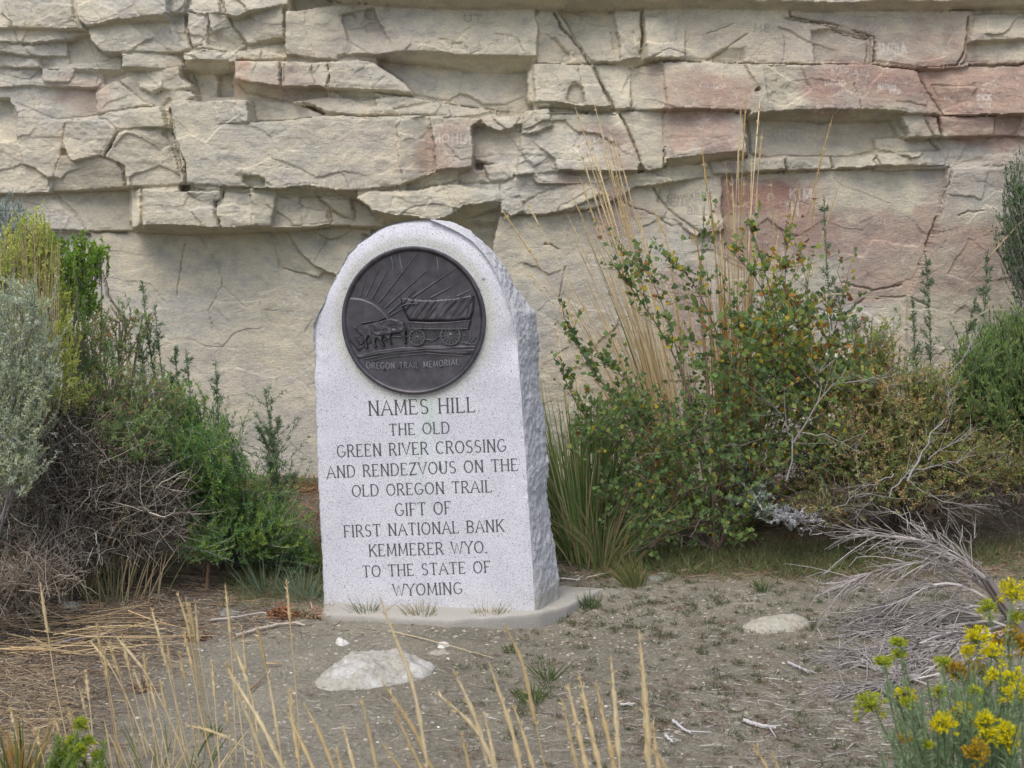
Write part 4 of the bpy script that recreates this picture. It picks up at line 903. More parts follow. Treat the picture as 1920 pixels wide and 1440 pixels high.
shrub('green_shrub', 'fresh green bushy shrub right of the yellow green bush against the cliff', 'shrub', (120, 1020), [(120,470,6.8,50,32,.12,2),(160,470,6.8,32,32,.12,1.6),(110,530,6.8,45,60,.15,2),(150,520,6.8,35,50,.12,1.5),(190,470,6.8,22,12,.08,.7),(175,560,6.8,28,24,.08,.7),(95,610,6.7,30,30,.1,.7)], 250, 36, (.017, .006), [(.10, .19, .035), (.15, .24, .045), (.19, .27, .05)], nbr=12, up=.35, spread=1., shell=.1, start=.15, twin=.14)
shrub('greasewood', 'loose green greasewood with bare grey limbs leaning over the dead twigs', 'shrub', (230, 1040), [(180,650,6.4,90,70,.2,2),(240,600,6.5,50,50,.12,.8),(140,600,6.4,60,50,.2,1.5),(230,720,6.3,90,70,.2,2),(180,760,6.3,100,60,.2,1.6),(270,780,6.3,90,60,.2,2),(300,850,6.2,70,60,.2,1),(240,800,5.95,80,70,.15,2),(290,720,6.2,60,50,.15,1)], 700, 32, (.018, .0034), [(.12,.20,.06),(.16,.25,.08),(.10,.17,.06),(.19,.22,.10),(.24,.17,.09)], nbr=26, rbr=(.010, .003), up=.3, spread=1., shell=.05, start=.1, bend=.2, twin=.2)
t = shrub('greasewood', 'feathery green greasewood bush with upright spires left of the marker', 'shrub', (430, 1060), [(380,830,6.6,90,90,.2,2),(410,920,6.4,110,90,.25,3),(450,980,6.3,110,70,.25,2.4),(350,900,6.4,70,80,.2,1.2),(520,1000,6.4,70,50,.2,.8),(400,1010,6.2,90,50,.2,1.2),(340,760,6.5,60,60,.15,.9),(330,830,6.2,60,60,.15,1.2),(400,860,6.2,60,80,.15,1.6),(535,960,6.5,55,60,.15,1.1),(570,1040,6.4,35,40,.12,.7)], 1450, 42, (.018, .0026), [(.10, .19, .065), (.14, .25, .07), (.085, .16, .07), (.19, .27, .06)], nbr=26, up=.4, spread=1., shell=.05, start=.1, twin=.2)
for x0, y0, x1, y1, n, r in [(300,760,268,530,420,.055),(320,800,290,570,300,.04),(345,860,330,650,420,.05),(372,880,350,660,380,.05),(410,900,404,676,420,.045),(380,900,372,760,260,.05),(330,850,318,700,260,.05),(270,760,262,640,260,.06)]:
    spire(t, at(x0, y0, 6.6), at(x1, y1, 6.65), n=n, r=r, leaf=(.021, .0038), pal=[(.12, .175, .11), (.15, .20, .12), (.09, .14, .08)])
t = empty('greasewood', tuple(gpt(540, 1075)), 'single cone shaped young greasewood standing just left of the marker', 'shrub')
b0_ = gpt(540, 1075); spire(t, b0_, at(497, 730, 6.75), n=900, r=.17, leaf=(.022, .0038), pal=[(.11, .165, .10), (.14, .19, .12), (.085, .13, .08)], nside=34)
for k in range(9):
    f = .25+.055*k; p = b0_*(1-f)+at(497, 730, 6.75)*f; q = p+np.array([random.uniform(-.17, .17)*(1.2-f), random.uniform(-.1, .1), random.uniform(.12, .22)])
    spire(t, p, q, n=170, r=.03, leaf=(.022, .0038), pal=[(.11, .165, .10), (.14, .19, .12)], nside=8)
t = empty('tall_straw_grass', tuple(gpt(60, 1090)), 'thin tan straws standing in the yellow green bush at the upper left', 'grass clump'); mb = MB()
for k in range(46):
    x = random.uniform(15, 115); b = at(random.uniform(35, 95), 700, 6.0); e = at(x, random.uniform(390, 560), 6.05); b[2] = float(gz(b[0], b[1]))+.0; c_ = bez(b, (b+e)/2+np.array([random.uniform(-.04, .04), 0, 0]), e, 8); tubes(mb, c_[None], .0022, .0010, pick([(.55, .45, .30), (.46, .36, .22)], 1), 3)
mb.build('straws', M_straw, t)['kind'] = 'stuff'
# dead twig tangle
def tangle(name, label, lobes, n, root, cols, rr=(.0028, .0009), L=.35, cat='dead shrub'):
    r0 = gpt(*root); t = empty(name, tuple(r0), label, cat); mb = MB()
    w = np.array([l[6] for l in lobes], float); w /= w.sum(); k = RNG.choice(len(lobes), n, p=w)
    C_ = np.array([at(l[0], l[1], l[2]) for l in lobes])[k]; Rr = np.array([(l[3]/FPX*l[2], l[5], l[4]/FPX*l[2]) for l in lobes])[k]
    c = C_+unit(RNG.normal(size=(n, 3)))*Rr*RNG.uniform(0, 1, (n, 1))**.45
    d = unit((c-r0)*np.array([1, 1, .8])+RNG.normal(0, .45, (n, 3))); ln = RNG.uniform(.3, 1, (n, 1))*L
    a = c-d*ln*.5; e = c+d*ln*.5+RNG.normal(0, .1, (n, 3))*ln; e[:, 2] -= .12*ln[:, 0]; m = (a+e)/2+RNG.normal(0, .16, (n, 3))*ln
    for q in (a, m, e): q[:, 2] = np.maximum(q[:, 2], gz(q[:, 0], q[:, 1])+.004)
    s = np.linspace(0, 1, 7)[None, :, None]; cu = (1-s)**2*a[:, None]+2*s*(1-s)*m[:, None]+s*s*e[:, None]
    cu[:, 1:-1] += RNG.normal(0, .004, cu[:, 1:-1].shape); tubes(mb, cu, RNG.uniform(.6, 1.4, n)*rr[0], rr[1], pick(cols, n, .2), 3)
    # side twiglets
    j = RNG.integers(1, 6, n*2); i = np.tile(np.arange(n), 2); p = cu[i, j]; q = p+(unit(cu[i, j+1]-cu[i, j])+RNG.normal(0, .6, (n*2, 3)))*RNG.uniform(.03, .10, (n*2, 1))
    tubes(mb, np.stack([p, (p+q)/2+RNG.normal(0, .004, p.shape), q], 1), .0013, .0006, pick(cols, n*2, .2), 3)
    nb = 16; tp = c[RNG.integers(0, n, nb)]; st = r0+RNG.normal(0, .05, (nb, 3))*np.array([1, 1, .1]); tubes(mb, np.array([bez(a_, (a_+b_)/2+np.array([0, 0, .08]), b_, 8) for a_, b_ in zip(st, tp)]), .008, .003, pick(cols, nb), 5)
    mb.build('twigs', M_wood, t)['kind'] = 'stuff'; return t
TG = [(.36, .335, .285), (.24, .205, .165), (.52, .475, .40), (.10, .08, .07), (.13, .10, .085)]
tangle('dead_brush', 'big tangle of dead grey twigs under the sagebrush, left side', [(150,860,6.1,150,110,.3,3),(230,930,6.1,130,90,.3,3),(80,960,6.0,110,90,.3,2),(90,1020,5.9,110,45,.25,1.5),(60,780,6.1,80,70,.25,1.2),(300,960,6.3,80,70,.25,1.3),(190,1010,6.1,130,40,.25,1.2)], 2300, (170, 1080), TG, L=.34)
tangle('dead_brush', 'low brown dead branches lying at the left edge below the grey tangle', [(0,1110,5.4,80,40,.2,2),(60,1080,5.4,80,30,.2,1.5)], 260, (0, 1150), [(.18, .14, .11), (.24, .20, .16), (.32, .28, .23)], rr=(.003, .001), L=.3)

# ------------------------------------------------------------------ grass
def blade(mb, pts, w, col, tipw=.15):
    """flat ribbon blade facing roughly the camera with a twist"""
    pts = np.asarray(pts, float); n = len(pts); T = unit(np.gradient(pts, axis=0)); sd_ = unit(np.cross(T, np.array([random.uniform(-.5, .5), 1, random.uniform(-.3, .3)])))
    ww = w*np.interp(np.linspace(0, 1, n), [0, .5, 1], [.8, 1, tipw])[:, None]*.5
    V = np.concatenate([pts-sd_*ww, pts+sd_*ww]); F = []
    for i in range(n-1): F += [(i, n+i, n+i+1), (i, n+i+1, i+1)]
    mb.add(V, F, col)
def grass_clump(name, label, root, n, h, spread, pal, w=.004, lean=(0, 0), group=None, droop=.3, single=True, cat='grass clump', parent=None, rad=.05):
    r0 = gpt(*root) if len(root) == 2 else np.asarray(root); t = parent or empty(name, tuple(r0), label, cat, group); mb = MB()
    for k in range(n):
        a = random.uniform(0, 6.283); s = random.uniform(0, 1)**.6*spread; hh = h*random.uniform(.45, 1.05)
        b = r0+np.array([math.cos(a)*rad*random.random(), math.sin(a)*rad*random.random(), 0]); d = np.array([math.cos(a)*s+lean[0], math.sin(a)*s*.6+lean[1], 1])
        d /= np.linalg.norm(d); m = b+d*hh*.55; e = b+d*hh+np.array([d[0]*.5, d[1]*.5, -.4])*hh*droop*random.random()
        blade(mb, bez(b, m, e, 6), w*random.uniform(.6, 1.3), pick(pal, 1, .15)[0])
    mb.build('blades', M_leaf, t)['kind'] = 'stuff'; return t
STR = [(.66, .53, .31), (.72, .60, .38), (.58, .45, .25)]; STR2 = [(.50, .34, .13), (.42, .28, .10), (.58, .45, .24)]
STG = [(.13, .20, .06), (.18, .24, .08), (.20, .20, .07)]
def stalk(t, path, r=.0022, head=.22, col=None, hw=2.4, name='grass_stalk'):
    """round culm with a narrow bristly seed head; path = 3D points base -> tip"""
    path = np.asarray(path, float); k = len(path)
    s = np.linspace(0, 1, 34); 
    # smooth interpolation through the given points
    d = np.r_[0, np.cumsum(np.linalg.norm(np.diff(path, axis=0), axis=1))]; d /= d[-1]
    pf_ = np.stack([np.interp(s, d, path[:, i]) for i in range(3)], -1)
    for _ in range(3): pf_[1:-1] = (pf_[:-2]+pf_[2:]+2*pf_[1:-1])/4
    prof = np.interp(s, [0, .999-head, 1-head*.85, 1-head*.4, 1], [1.0, .75, hw, hw*.9, .4])*(1+.34*np.sin(np.arange(34)*2.3+random.random()*6)*(s > 1-head))
    mb = MB(); c = pick(STR, 1, .12)[0] if col is None else np.array(col); tubes(mb, pf_[None], r, r*.8, c, 5, prof)
    m = 90; i = RNG.integers(int(34*(1-head)), 33, m); P0 = pf_[i]; Tn = unit(pf_[i+0]-pf_[i-1]); leaves(mb, P0, Tn*1.3+RNG.normal(0, .42, (m, 3)), r*6*RNG.uniform(.6, 1.4, m), r*1.2, pick(STR, m, .12))
    return mb.build(name, M_straw, t)
def pstalk(t, pts, Y, r, head=.22, Yb=None, **kw):
    """pts: tip -> bottom in photo px"""
    P3 = [at(x, y, Y) for x, y in pts][::-1]
    b = P3[0]; d = P3[0]-P3[1]; d /= np.linalg.norm(d)
    z = float(gz(b[0], b[1])); 
    if b[2] > z+.01:       # carry the culm on down to the soil
        L = (b[2]-z)/max(-d[2], .5); g = b+d*L; g[2] = float(gz(g[0], g[1])); g[1] += .0; P3 = [g]+P3
    return stalk(t, P3, r, head, **kw)
# foreground straw
FG1 = empty('tall_straw_grass', tuple(gpt(300, 1439)), 'dry straw coloured bunch grass along the bottom left, in front of the dirt', 'grass clump')
FG2 = empty('tall_straw_grass', tuple(gpt(760, 1439)), 'blurred dry grass stalks at the bottom centre in front of the marker and white rock', 'grass clump')
FG3 = empty('tall_straw_grass', tuple(gpt(1140, 1439)), 'blurred dry grass stalks at the bottom right of centre, tallest one single', 'grass clump')
for pts, Y in [([(75,1091),(90,1190),(105,1290),(123,1372),(130,1440)],4.3),([(283,1138),(298,1190),(312,1235),(330,1320),(352,1440)],4.2),([(347,1116),(356,1160),(365,1230),(382,1330),(392,1440)],4.2),([(332,1110),(352,1170),(368,1260),(376,1440)],4.25),
    ([(355,1129),(366,1200),(378,1300),(398,1440)],4.15),([(366,1122),(372,1210),(391,1326),(416,1440)],4.1),([(344,1182),(358,1240),(374,1330),(400,1440)],4.1),([(422,1094),(430,1170),(436,1254),(440,1350),(444,1440)],4.2),
    ([(537,1085),(545,1180),(553,1270),(559,1341),(562,1440)],4.2),([(169,1202),(205,1245),(235,1300),(262,1370),(280,1440)],4.2),([(212,1188),(245,1225),(275,1263),(310,1330),(338,1397),(352,1440)],4.1),([(203,1202),(222,1260),(236,1310),(250,1380),(262,1440)],4.1),
    ([(181,1169),(187,1210),(200,1280),(212,1350),(222,1440)],4.3),([(161,1260),(167,1310),(172,1357),(176,1440)],4.3),([(194,1216),(203,1280),(214,1340),(226,1440)],4.1),([(250,1254),(269,1304),(287,1357),(309,1440)],4.0),([(281,1282),(294,1330),(304,1370),(318,1440)],4.0),
    ([(300,1276),(312,1332),(328,1372),(369,1440)],4.0),([(297,1194),(316,1260),(337,1341),(360,1440)],4.1),([(336,1222),(348,1280),(356,1326),(372,1440)],4.05),([(425,1244),(440,1279),(450,1340),(462,1440)],4.0),([(437,1210),(458,1260),(475,1320),(492,1440)],4.0),
    ([(456,1188),(460,1250),(468,1330),(478,1440)],4.1),([(483,1176),(498,1250),(516,1341),(532,1440)],4.1),([(425,1319),(430,1380),(434,1440)],4.0),([(544,1291),(552,1350),(562,1440)],4.0),([(348,1360),(390,1368),(437,1388),(500,1429),(520,1445)],3.7),
    ([(228,1190),(250,1290),(270,1370),(285,1440)],4.2),([(270,1230),(282,1330),(298,1440)],4.1),([(312,1200),(328,1290),(345,1440)],4.2),([(398,1240),(404,1330),(412,1440)],4.1),([(470,1290),(478,1360),(488,1440)],4.1),([(130,1330),(150,1440)],4.2),([(150,1290),(168,1370),(190,1440)],4.1),
    ([(30,1360),(52,1440)],4.1),([(68,1370),(85,1440)],4.0),([(20,1330),(35,1400),(52,1460)],4.0),([(105,1350),(118,1400),(140,1460)],4.1)]:
    pstalk(FG1, pts, Y-random.uniform(0, .15), .0025*random.uniform(.8, 1.15), random.uniform(.2, .3))
for pts, Y in [([(431,1260),(458,1305),(487,1350),(512,1400),(531,1440)],2.9),([(534,1329),(560,1380),(587,1440)],2.9),([(569,1316),(600,1375),(625,1440)],3.0),([(503,1381),(520,1410),(534,1445)],2.8),([(539,1293),(548,1350),(562,1440)],3.3),([(500,1254),(514,1330),(530,1440)],3.5),
    ([(440,1290),(468,1350),(500,1440)],3.0),([(643,1360),(654,1400),(664,1440)],3.0),([(677,1306),(690,1360),(706,1440)],2.8),([(708,1108),(730,1170),(756,1230),(770,1268),(781,1308),(794,1386),(802,1440)],2.75),([(716,1277),(745,1320),(773,1360),(810,1440)],3.0),
    ([(716,1394),(735,1420),(750,1440)],2.9),([(812,1295),(850,1325),(891,1360),(912,1400),(927,1440)],2.7),([(849,1254),(872,1300),(898,1360),(915,1440)],2.9),([(906,1332),(918,1380),(930,1440)],3.0),([(917,1241),(940,1310),(963,1376),(976,1440)],2.7),
    ([(943,1168),(965,1205),(982,1243),(996,1320),(1010,1380),(1022,1440)],2.9),([(961,1319),(980,1370),(1000,1440)],2.9),([(865,1370),(880,1440)],3.1),([(740,1330),(765,1390),(790,1440)],3.1),([(630,1400),(640,1440)],3.0)]:
    pstalk(FG2, pts, Y, .0023*random.uniform(.9, 1.15), random.uniform(.28, .45), hw=2.6)
for pts, Y in [([(1198,1180),(1205,1250),(1212,1330),(1220,1440)],2.6),([(1145,1229),(1152,1300),(1157,1370),(1162,1440)],2.9),([(1085,1260),(1100,1330),(1113,1390),(1125,1440)],2.9),([(1117,1278),(1130,1340),(1142,1390),(1152,1440)],2.9),([(1064,1281),(1080,1350),(1100,1440)],2.9),
    ([(1055,1309),(1066,1370),(1082,1440)],3.0),([(1223,1351),(1229,1400),(1235,1440)],3.0),([(1225,1400),(1250,1440)],2.9),([(1412,1393),(1428,1420),(1440,1445)],2.9),([(1446,1406),(1460,1440)],2.9),([(1202,1240),(1210,1330),(1216,1440)],2.8)]:
    pstalk(FG3, pts, Y, .0024*random.uniform(.9, 1.2), random.uniform(.3, .45), hw=2.7)
grass_clump('green_grass', 'green and rust blades of bunch grass at the bottom left corner', tuple(gpt(60, 1439)-np.array([.0, .1, 0])), 60, .20, .6, STG+STR2, .006)
for lab, xy, n, h, pal in [('pale straw and green grass blades rising through the dead grey brush, left side', (140, 1085), 170, .62, [(.58,.47,.30),(.50,.40,.26),(.24,.30,.14),(.45,.36,.24)]), ('straw coloured grass with green blades at the left edge below the sagebrush', (30, 1095), 110, .50, [(.50,.40,.27),(.30,.34,.18),(.40,.30,.2)]), ('thin straw grass at the foot of the dead brush beside the feathery bush', (250, 1090), 60, .34, [(.55,.45,.3),(.2,.27,.12)])]:
    q = gpt(*xy); q[1] -= .30; q[2] = float(gz(float(q[0]), float(q[1]))); grass_clump('straw_grass', lab, q, n, h, .55, pal, .005, droop=.5, rad=.22)
grass_clump('green_grass', '', tuple(gpt(300, 1440)-np.array([0, .15, 0])), 70, .16, .8, STG+STR, .004, parent=FG1, rad=.35)

# straw grass behind, right of the marker
def sweep(t, base, tip, Y, r=.0022, sag=.04, head=.18, col=None, hw=1.6):
    a = at(*base, Y); c = at(*tip, Y+.1); m = (a+c)/2+np.array([random.uniform(-.03, .03)+sag*(-1 if tip[0] < base[0] else 1)*-.6, 0, .02])
    g = a.copy(); g[2] = float(gz(a[0], a[1])); g[0] += (a[0]-c[0])*.12
    return stalk(t, np.vstack([g[None], bez(a, m, c, 8)]), r, head, col, hw)
T1 = empty('tall_straw_grass', tuple(gpt(1270, 1030)), 'tall pale straw grass fanning up left against the cliff, just right of the marker', 'grass clump')
for b, tp in [((1240,800),(1075,200)),((1235,790),(1080,255)),((1245,800),(1110,185)),((1240,800),(1128,215)),((1250,800),(1140,230)),((1245,790),(1150,330)),((1240,780),(1165,370)),((1220,790),(1085,330)),((1255,790),(1195,395)),((1240,810),(1095,300)),((1230,800),(1100,380)),((1240,800),(1105,260)),
              ((1238,800),(1118,300)),((1250,800),(1130,360)),((1235,790),(1090,420)),((1225,800),(1060,400)),((1130,720),(945,395)),((1150,720),(985,372)),((1120,640),(985,508)),((1260,790),(1148,250)),((1250,800),(1160,430)),((1230,800),(1112,440)),((1225,780),(1125,480)),((1290,800),(1190,395)),((1280,790),(1225,380)),((1330,780),(1228,395)),
              ((1240,790),(1135,410)),((1232,795),(1120,350)),((1246,792),(1143,300)),((1200,760),(1110,560)),((1170,760),(1075,640)),((1100,800),(1048,560)),((1090,820),(1062,545)),((1075,850),(1038,600))]:
    if tp[1] < 450 and random.random() < .75: sweep(T1, (b[0]+random.uniform(-14, 14), b[1]), (tp[0]+random.uniform(-16, 16), tp[1]+random.uniform(10, 160)), random.uniform(6.9, 7.2), .0020, .05, .15)
    sweep(T1, (b[0]+random.uniform(-8, 8), b[1]), (tp[0]+random.uniform(-3, 3), tp[1]), random.uniform(6.9, 7.2), .0027*random.uniform(.8, 1.4), .05, random.choice((.1, .2)))
mb = MB()
for k in range(110):
    x = random.uniform(1170, 1330); b = gpt(x*.3+1290*.7, 1030); b[1] = random.uniform(6.9, 7.2); b[2] = float(gz(b[0], b[1])); e = at(x-random.uniform(20, 170), random.uniform(430, 760), b[1]+.1)
    blade(mb, bez(b, (b+e)/2+np.array([.08, 0, .05]), e, 8), random.uniform(.004, .008), pick(STR+STR2[:1]+([STG[0]] if k % 3 == 0 else []), 1)[0])
mb.build('blades', M_leaf, T1)['kind'] = 'stuff'
T2 = empty('tall_straw_grass', tuple(gpt(1390, 1030)), 'tall upright golden straw grass standing behind the leafy currant bush', 'grass clump')
for b, tp in [((1380,820),(1400,165)),((1385,820),(1425,185)),((1375,820),(1390,190)),((1370,800),(1315,270)),((1380,800),(1345,400)),((1430,780),(1562,215)),((1385,800),(1372,330)),((1390,800),(1385,250)),((1400,800),(1430,240)),((1378,800),(1360,300)),((1395,810),(1395,330)),((1360,790),(1330,350)),((1405,790),(1420,350)),
              ((1370,790),(1350,440)),((1365,790),(1378,400)),((1420,780),(1500,340)),((1440,760),(1445,330)),((1420,780),(1460,430)),((1350,760),(1300,420)),((1480,700),(1580,330)),((1690,660),(1925,405)),((1500,640),(1530,360)),((1395,800),(1410,290)),((1388,800),(1418,420))]:
    sweep(T2, (b[0]+random.uniform(-8, 8), b[1]), tp, random.uniform(7.0, 7.3), .0027*random.uniform(.8, 1.3), .03, random.choice((.1, .2)), col=pick(STR+STR2[:1], 1)[0])
mb = MB()
for k in range(150):
    x = random.uniform(1350, 1410); b = at(x, 980, random.uniform(7.0, 7.2)); b[2] = float(gz(b[0], b[1])); e = at(x+random.uniform(-60, 60), random.uniform(400, 760), b[1]+.05)
    blade(mb, bez(b, (b+e)/2+np.array([random.uniform(-.05, .05), 0, .05]), e, 8), random.uniform(.004, .008), pick(STR2, 1, .2)[0])
mb.build('blades', M_leaf, T2)['kind'] = 'stuff'
# curled pale blades standing out against the rock
for k, pts in enumerate([[(1340,551),(1320,548),(1300,545),(1280,548)],[(1545,552),(1580,550),(1620,556),(1700,560)],[(1100,560),(1092,545),(1105,542),(1140,560),(1190,610)],[(1770,640),(1830,592),(1860,578),(1900,582)]]):
    mb = MB(); P3 = np.array([at(x, y, 7.0) for x, y in pts]); s = np.linspace(0, 1, 10); pf_ = np.stack([np.interp(s*(len(pts)-1), np.arange(len(pts)), P3[:, i]) for i in range(3)], -1)
    for _ in range(2): pf_[1:-1] = (pf_[:-2]+pf_[2:]+2*pf_[1:-1])/4
    blade(mb, pf_, .009, (.62, .56, .42)); mb.build('curled_blade', M_leaf, T1 if k == 2 else T2)
grass_clump('green_grass', 'thick green bunch grass hugging the right side of the marker', (1085, 1045), 520, .92, .30, [(.18, .28, .10), (.23, .33, .12), (.14, .23, .08), (.34, .38, .18), (.50, .44, .26)], .0055, (-.10, .0), droop=.8, rad=.16)
grass_clump('green_grass', 'green grass leaning over brown thatch between the marker and the currant bush', (1130, 1060), 260, .50, .9, [(.18, .28, .10), (.22, .32, .12), (.42, .34, .20), (.55, .44, .26)], .005, (.1, 0), droop=.9, rad=.16)
grass_clump('green_grass', 'small pale green grass tuft on the dirt right of the marker', (1190, 1100), 110, .17, .7, [(.14, .20, .06), (.22, .24, .09), (.35, .28, .15)], .003, (-.3, 0), rad=.06)

# ------------------------------------------------------------------ currant bush with lobed leaves
def currant():
    r0 = gpt(1330, 1030); r0[1] = 6.75; r0[2] = float(gz(r0[0], r0[1]))
    t = empty('currant_bush', tuple(r0), 'leafy currant bush with green, yellow and orange lobed leaves right of the marker', 'shrub')
    mb = MB(); arms = []
    paths = [[(1330,1000),(1300,760),(1230,520),(1165,468)],[(1330,1000),(1290,700),(1200,560),(1145,490)],[(1340,1000),(1330,740),(1310,560),(1320,410)],[(1350,1000),(1380,700),(1300,520),(1245,480)],
             [(1350,1000),(1460,720),(1440,540),(1360,460)],[(1360,1000),(1480,760),(1470,600),(1475,420)],[(1360,1000),(1500,760),(1450,560),(1400,400)],[(1370,1000),(1540,760),(1560,640),(1590,520)],[(1360,1000),(1440,800),(1530,640),(1500,460)],
             [(1320,1000),(1210,800),(1110,700),(1060,600)],[(1320,1000),(1180,860),(1090,780),(1050,690)],[(1330,1000),(1250,840),(1170,700),(1120,670)],[(1330,1000),(1260,900),(1160,830),(1110,800)],[(1340,1000),(1400,860),(1440,780),(1470,740)],
             [(1350,1000),(1430,900),(1500,850),(1560,800)],[(1340,1000),(1330,900),(1300,800),(1290,700)],[(1350,1000),(1380,880),(1400,780),(1390,680)],[(1320,1010),(1230,940),(1160,900),(1110,880)],[(1360,1000),(1440,940),(1500,920),(1540,900)],[(1380,980),(1520,800),(1600,720),(1640,690)],
             [(1370,990),(1480,800),(1560,720),(1610,660)],[(1340,1000),(1360,760),(1390,640),(1380,560)],[(1330,1000),(1280,880),(1210,800),(1180,740)]]
    for p in paths:
        dy = random.uniform(-.25, .2); q = np.array([r0]+[at(x, y, 6.75+dy*k/3) for k, (x, y) in enumerate(p) if k]); s = np.linspace(0, 3, 14)
        c = np.stack([np.interp(s, np.arange(4), q[:, i]) for i in range(3)], -1)
        for _ in range(3): c[1:-1] = (c[:-2]+c[2:]+2*c[1:-1])/4
        arms.append(c)
    tubes(mb, np.array(arms), .0055, .0016, pick([(.20, .15, .14), (.26, .21, .20), (.16, .11, .10)], len(arms)), 5)
    # side twigs
    tw = []
    for c in arms:
        for k in range(26):
            i = int(3+random.random()**.8*10); p = c[i]; d = unit(c[min(i+1, 13)]-c[i-1])*.6+np.array([random.gauss(0, .6), random.gauss(0, .7), random.gauss(.15, .5)]); L = random.uniform(.06, .22)
            e = p+d*L; tw.append([p, (p+e)/2+RNG.normal(0, .012, 3), e])
    # filler mass low down
    for k in range(1700):
        l = random.choice([(1180,850,70),(1260,860,80),(1330,850,80),(1400,840,80),(1240,930,80),(1330,950,90),(1420,930,70),(1150,780,50),(1380,740,80),(1450,760,80),(1480,850,60),(1200,980,60),(1300,800,70),(1120,830,40),(1430,640,55),(1500,600,50),(1520,680,60),(1460,700,60),(1540,760,60),(1550,840,60),(1160,930,50),(1250,990,60),(1380,990,50),(1600,720,50)])
        p = at(l[0]+random.gauss(0, .45)*l[2], l[1]+random.gauss(0, .42)*l[2], 6.7+random.uniform(-.3, .3)); p[2] = max(p[2], float(gz(p[0], p[1]))+.03); d = np.array([random.gauss(0, .5), random.gauss(0, .6), .4]); e = p+d*random.uniform(.08, .16); tw.append([p, (p+e)/2+RNG.normal(0, .01, 3), e])
    tubes(mb, np.array(tw), .0017, .0008, pick([(.20, .15, .14), (.26, .21, .20)], len(tw)), 3)
    mb.build('branches', M_wood, t)
    L = []
    for i, w in enumerate(tw):
        for k in range(7):
            f = (k+random.random())/7; p = np.array(w[0])*(1-f)+np.array(w[2])*f; L.append((p, i))
    for c in arms:
        for k in range(18): f = random.uniform(5, 12.9); i = int(f); L.append((c[i]*(1-(f-i))+c[i+1]*(f-i), 0))
    random.shuffle(L)
    lb = MB(); nobj = 0
    for p, i in L:
        pxx = p[0]/p[1]*FPX+960; zz = p[2]
        yel = .04+.13*float(sstep(1330, 1500, pxx))+(.12 if zz > 1.0 else 0)
        r = random.random(); kind = 'yellow' if r < yel*.45 else 'orange' if r < yel*.60 else 'brown' if r < yel*.8 else 'lime' if r < yel*.8+.12+.2*float(sstep(1350, 1500, pxx)) else random.choice(('green', 'dark', 'green'))
        sz = random.uniform(.015, .034)*(1.1 if zz > .9 else .92)
        rot = Matrix.Rotation(random.uniform(0, 6.283), 3, 'Z')@Matrix.Rotation(random.gauss(.9, .5), 3, 'X')@Matrix.Rotation(random.uniform(-1.2, 1.2), 3, 'Y')
        if nobj < 296 and (zz > .85) and random.random() < .5:
            o = bpy.data.objects.new('leaf', LEAFM[kind]); COL.objects.link(o); o.parent = t
            if not LEAFM[kind].materials: LEAFM[kind].materials.append(M_leaf)
            o.matrix_basis = Matrix.Translation(Vector(p)-Vector(r0))@rot.to_4x4()@Matrix.Scale(sz, 4); nobj += 1
        else:
            V = (LV*sz)@np.array(rot).T+p; lb.add(V, LF, np.array(LEAFC[kind])*random.uniform(.75, 1.3))
    lb.build('foliage', M_leaf, t)['kind'] = 'stuff'
currant()

# ------------------------------------------------------------------ shrubs on the right
t = shrub('saltbush', 'olive and tan twiggy bush with bare grey limbs at the right edge of the currant', 'shrub', (1700, 1000), [(1640,720,6.7,100,70,.25,2),(1750,740,6.7,90,70,.25,2.5),(1600,790,6.6,90,80,.25,2),(1700,830,6.6,120,70,.3,3),(1700,900,6.5,160,50,.25,1.6),(1800,850,6.6,80,60,.25,2),(1850,800,6.7,60,60,.2,1.4),(1560,900,6.6,70,70,.25,1.2),(1640,640,6.8,50,50,.15,.8),(1540,950,6.5,60,40,.2,.6),(1480,700,6.9,80,60,.2,1)], 2100, 34, (.015, .0042), [(.22, .25, .08), (.28, .27, .10), (.16, .21, .07), (.30, .21, .10), (.14, .20, .07), (.34, .27, .14)], nbr=26, up=.35, shell=.05, twin=.2, spread=1., start=.15, bend=.2, rbr=(.008, .002))
mb = MB()
for pts, r in [([(1700,900),(1730,850),(1745,805),(1770,790)],.010),([(1665,930),(1700,890),(1730,860)],.007),([(1680,890),(1640,905),(1590,925)],.005),([(1700,890),(1760,870),(1830,855)],.006),([(1700,895),(1740,930),(1800,950),(1850,950)],.006),([(1480,900),(1490,830),(1530,760),(1560,720),(1590,690)],.008),
               ([(1490,830),(1470,790),(1450,760)],.004),([(1500,810),(1560,820),(1620,850)],.004),([(1530,760),(1540,720),(1530,690)],.004),([(1780,700),(1800,680),(1840,600)],.006),([(1740,860),(1790,830),(1850,800)],.005),([(1560,720),(1610,715),(1660,705)],.004),([(1560,960),(1600,930),(1660,930)],.004),([(1760,940),(1775,960),(1780,985)],.004),
               ([(1700,960),(1660,960),(1630,940)],.004),([(1640,930),(1610,960),(1600,975)],.003),([(1775,780),(1780,740),(1770,700)],.004)]:
    P3 = np.array([at(x, y, 6.35) for x, y in pts]); s = np.linspace(0, 1, 9); c = np.stack([np.interp(s*(len(pts)-1), np.arange(len(pts)), P3[:, i]) for i in range(3)], -1)+RNG.normal(0, .005, (9, 3)); tubes(mb, c[None], r*.55, r*.22, pick([(.34, .32, .31)], 1, .1), 5)
    for k in range(9):
        i = random.randint(2, 7); e = c[i]+(unit(c[i+1]-c[i-1])+RNG.normal(0, .6, 3))*random.uniform(.04, .13); tubes(mb, np.array([[c[i], (c[i]+e)/2+RNG.normal(0, .006, 3), e]]), .0015, .0006, pick([(.34, .32, .31)], 1, .1), 3)
mb.build('dead_limbs', M_wood, t)
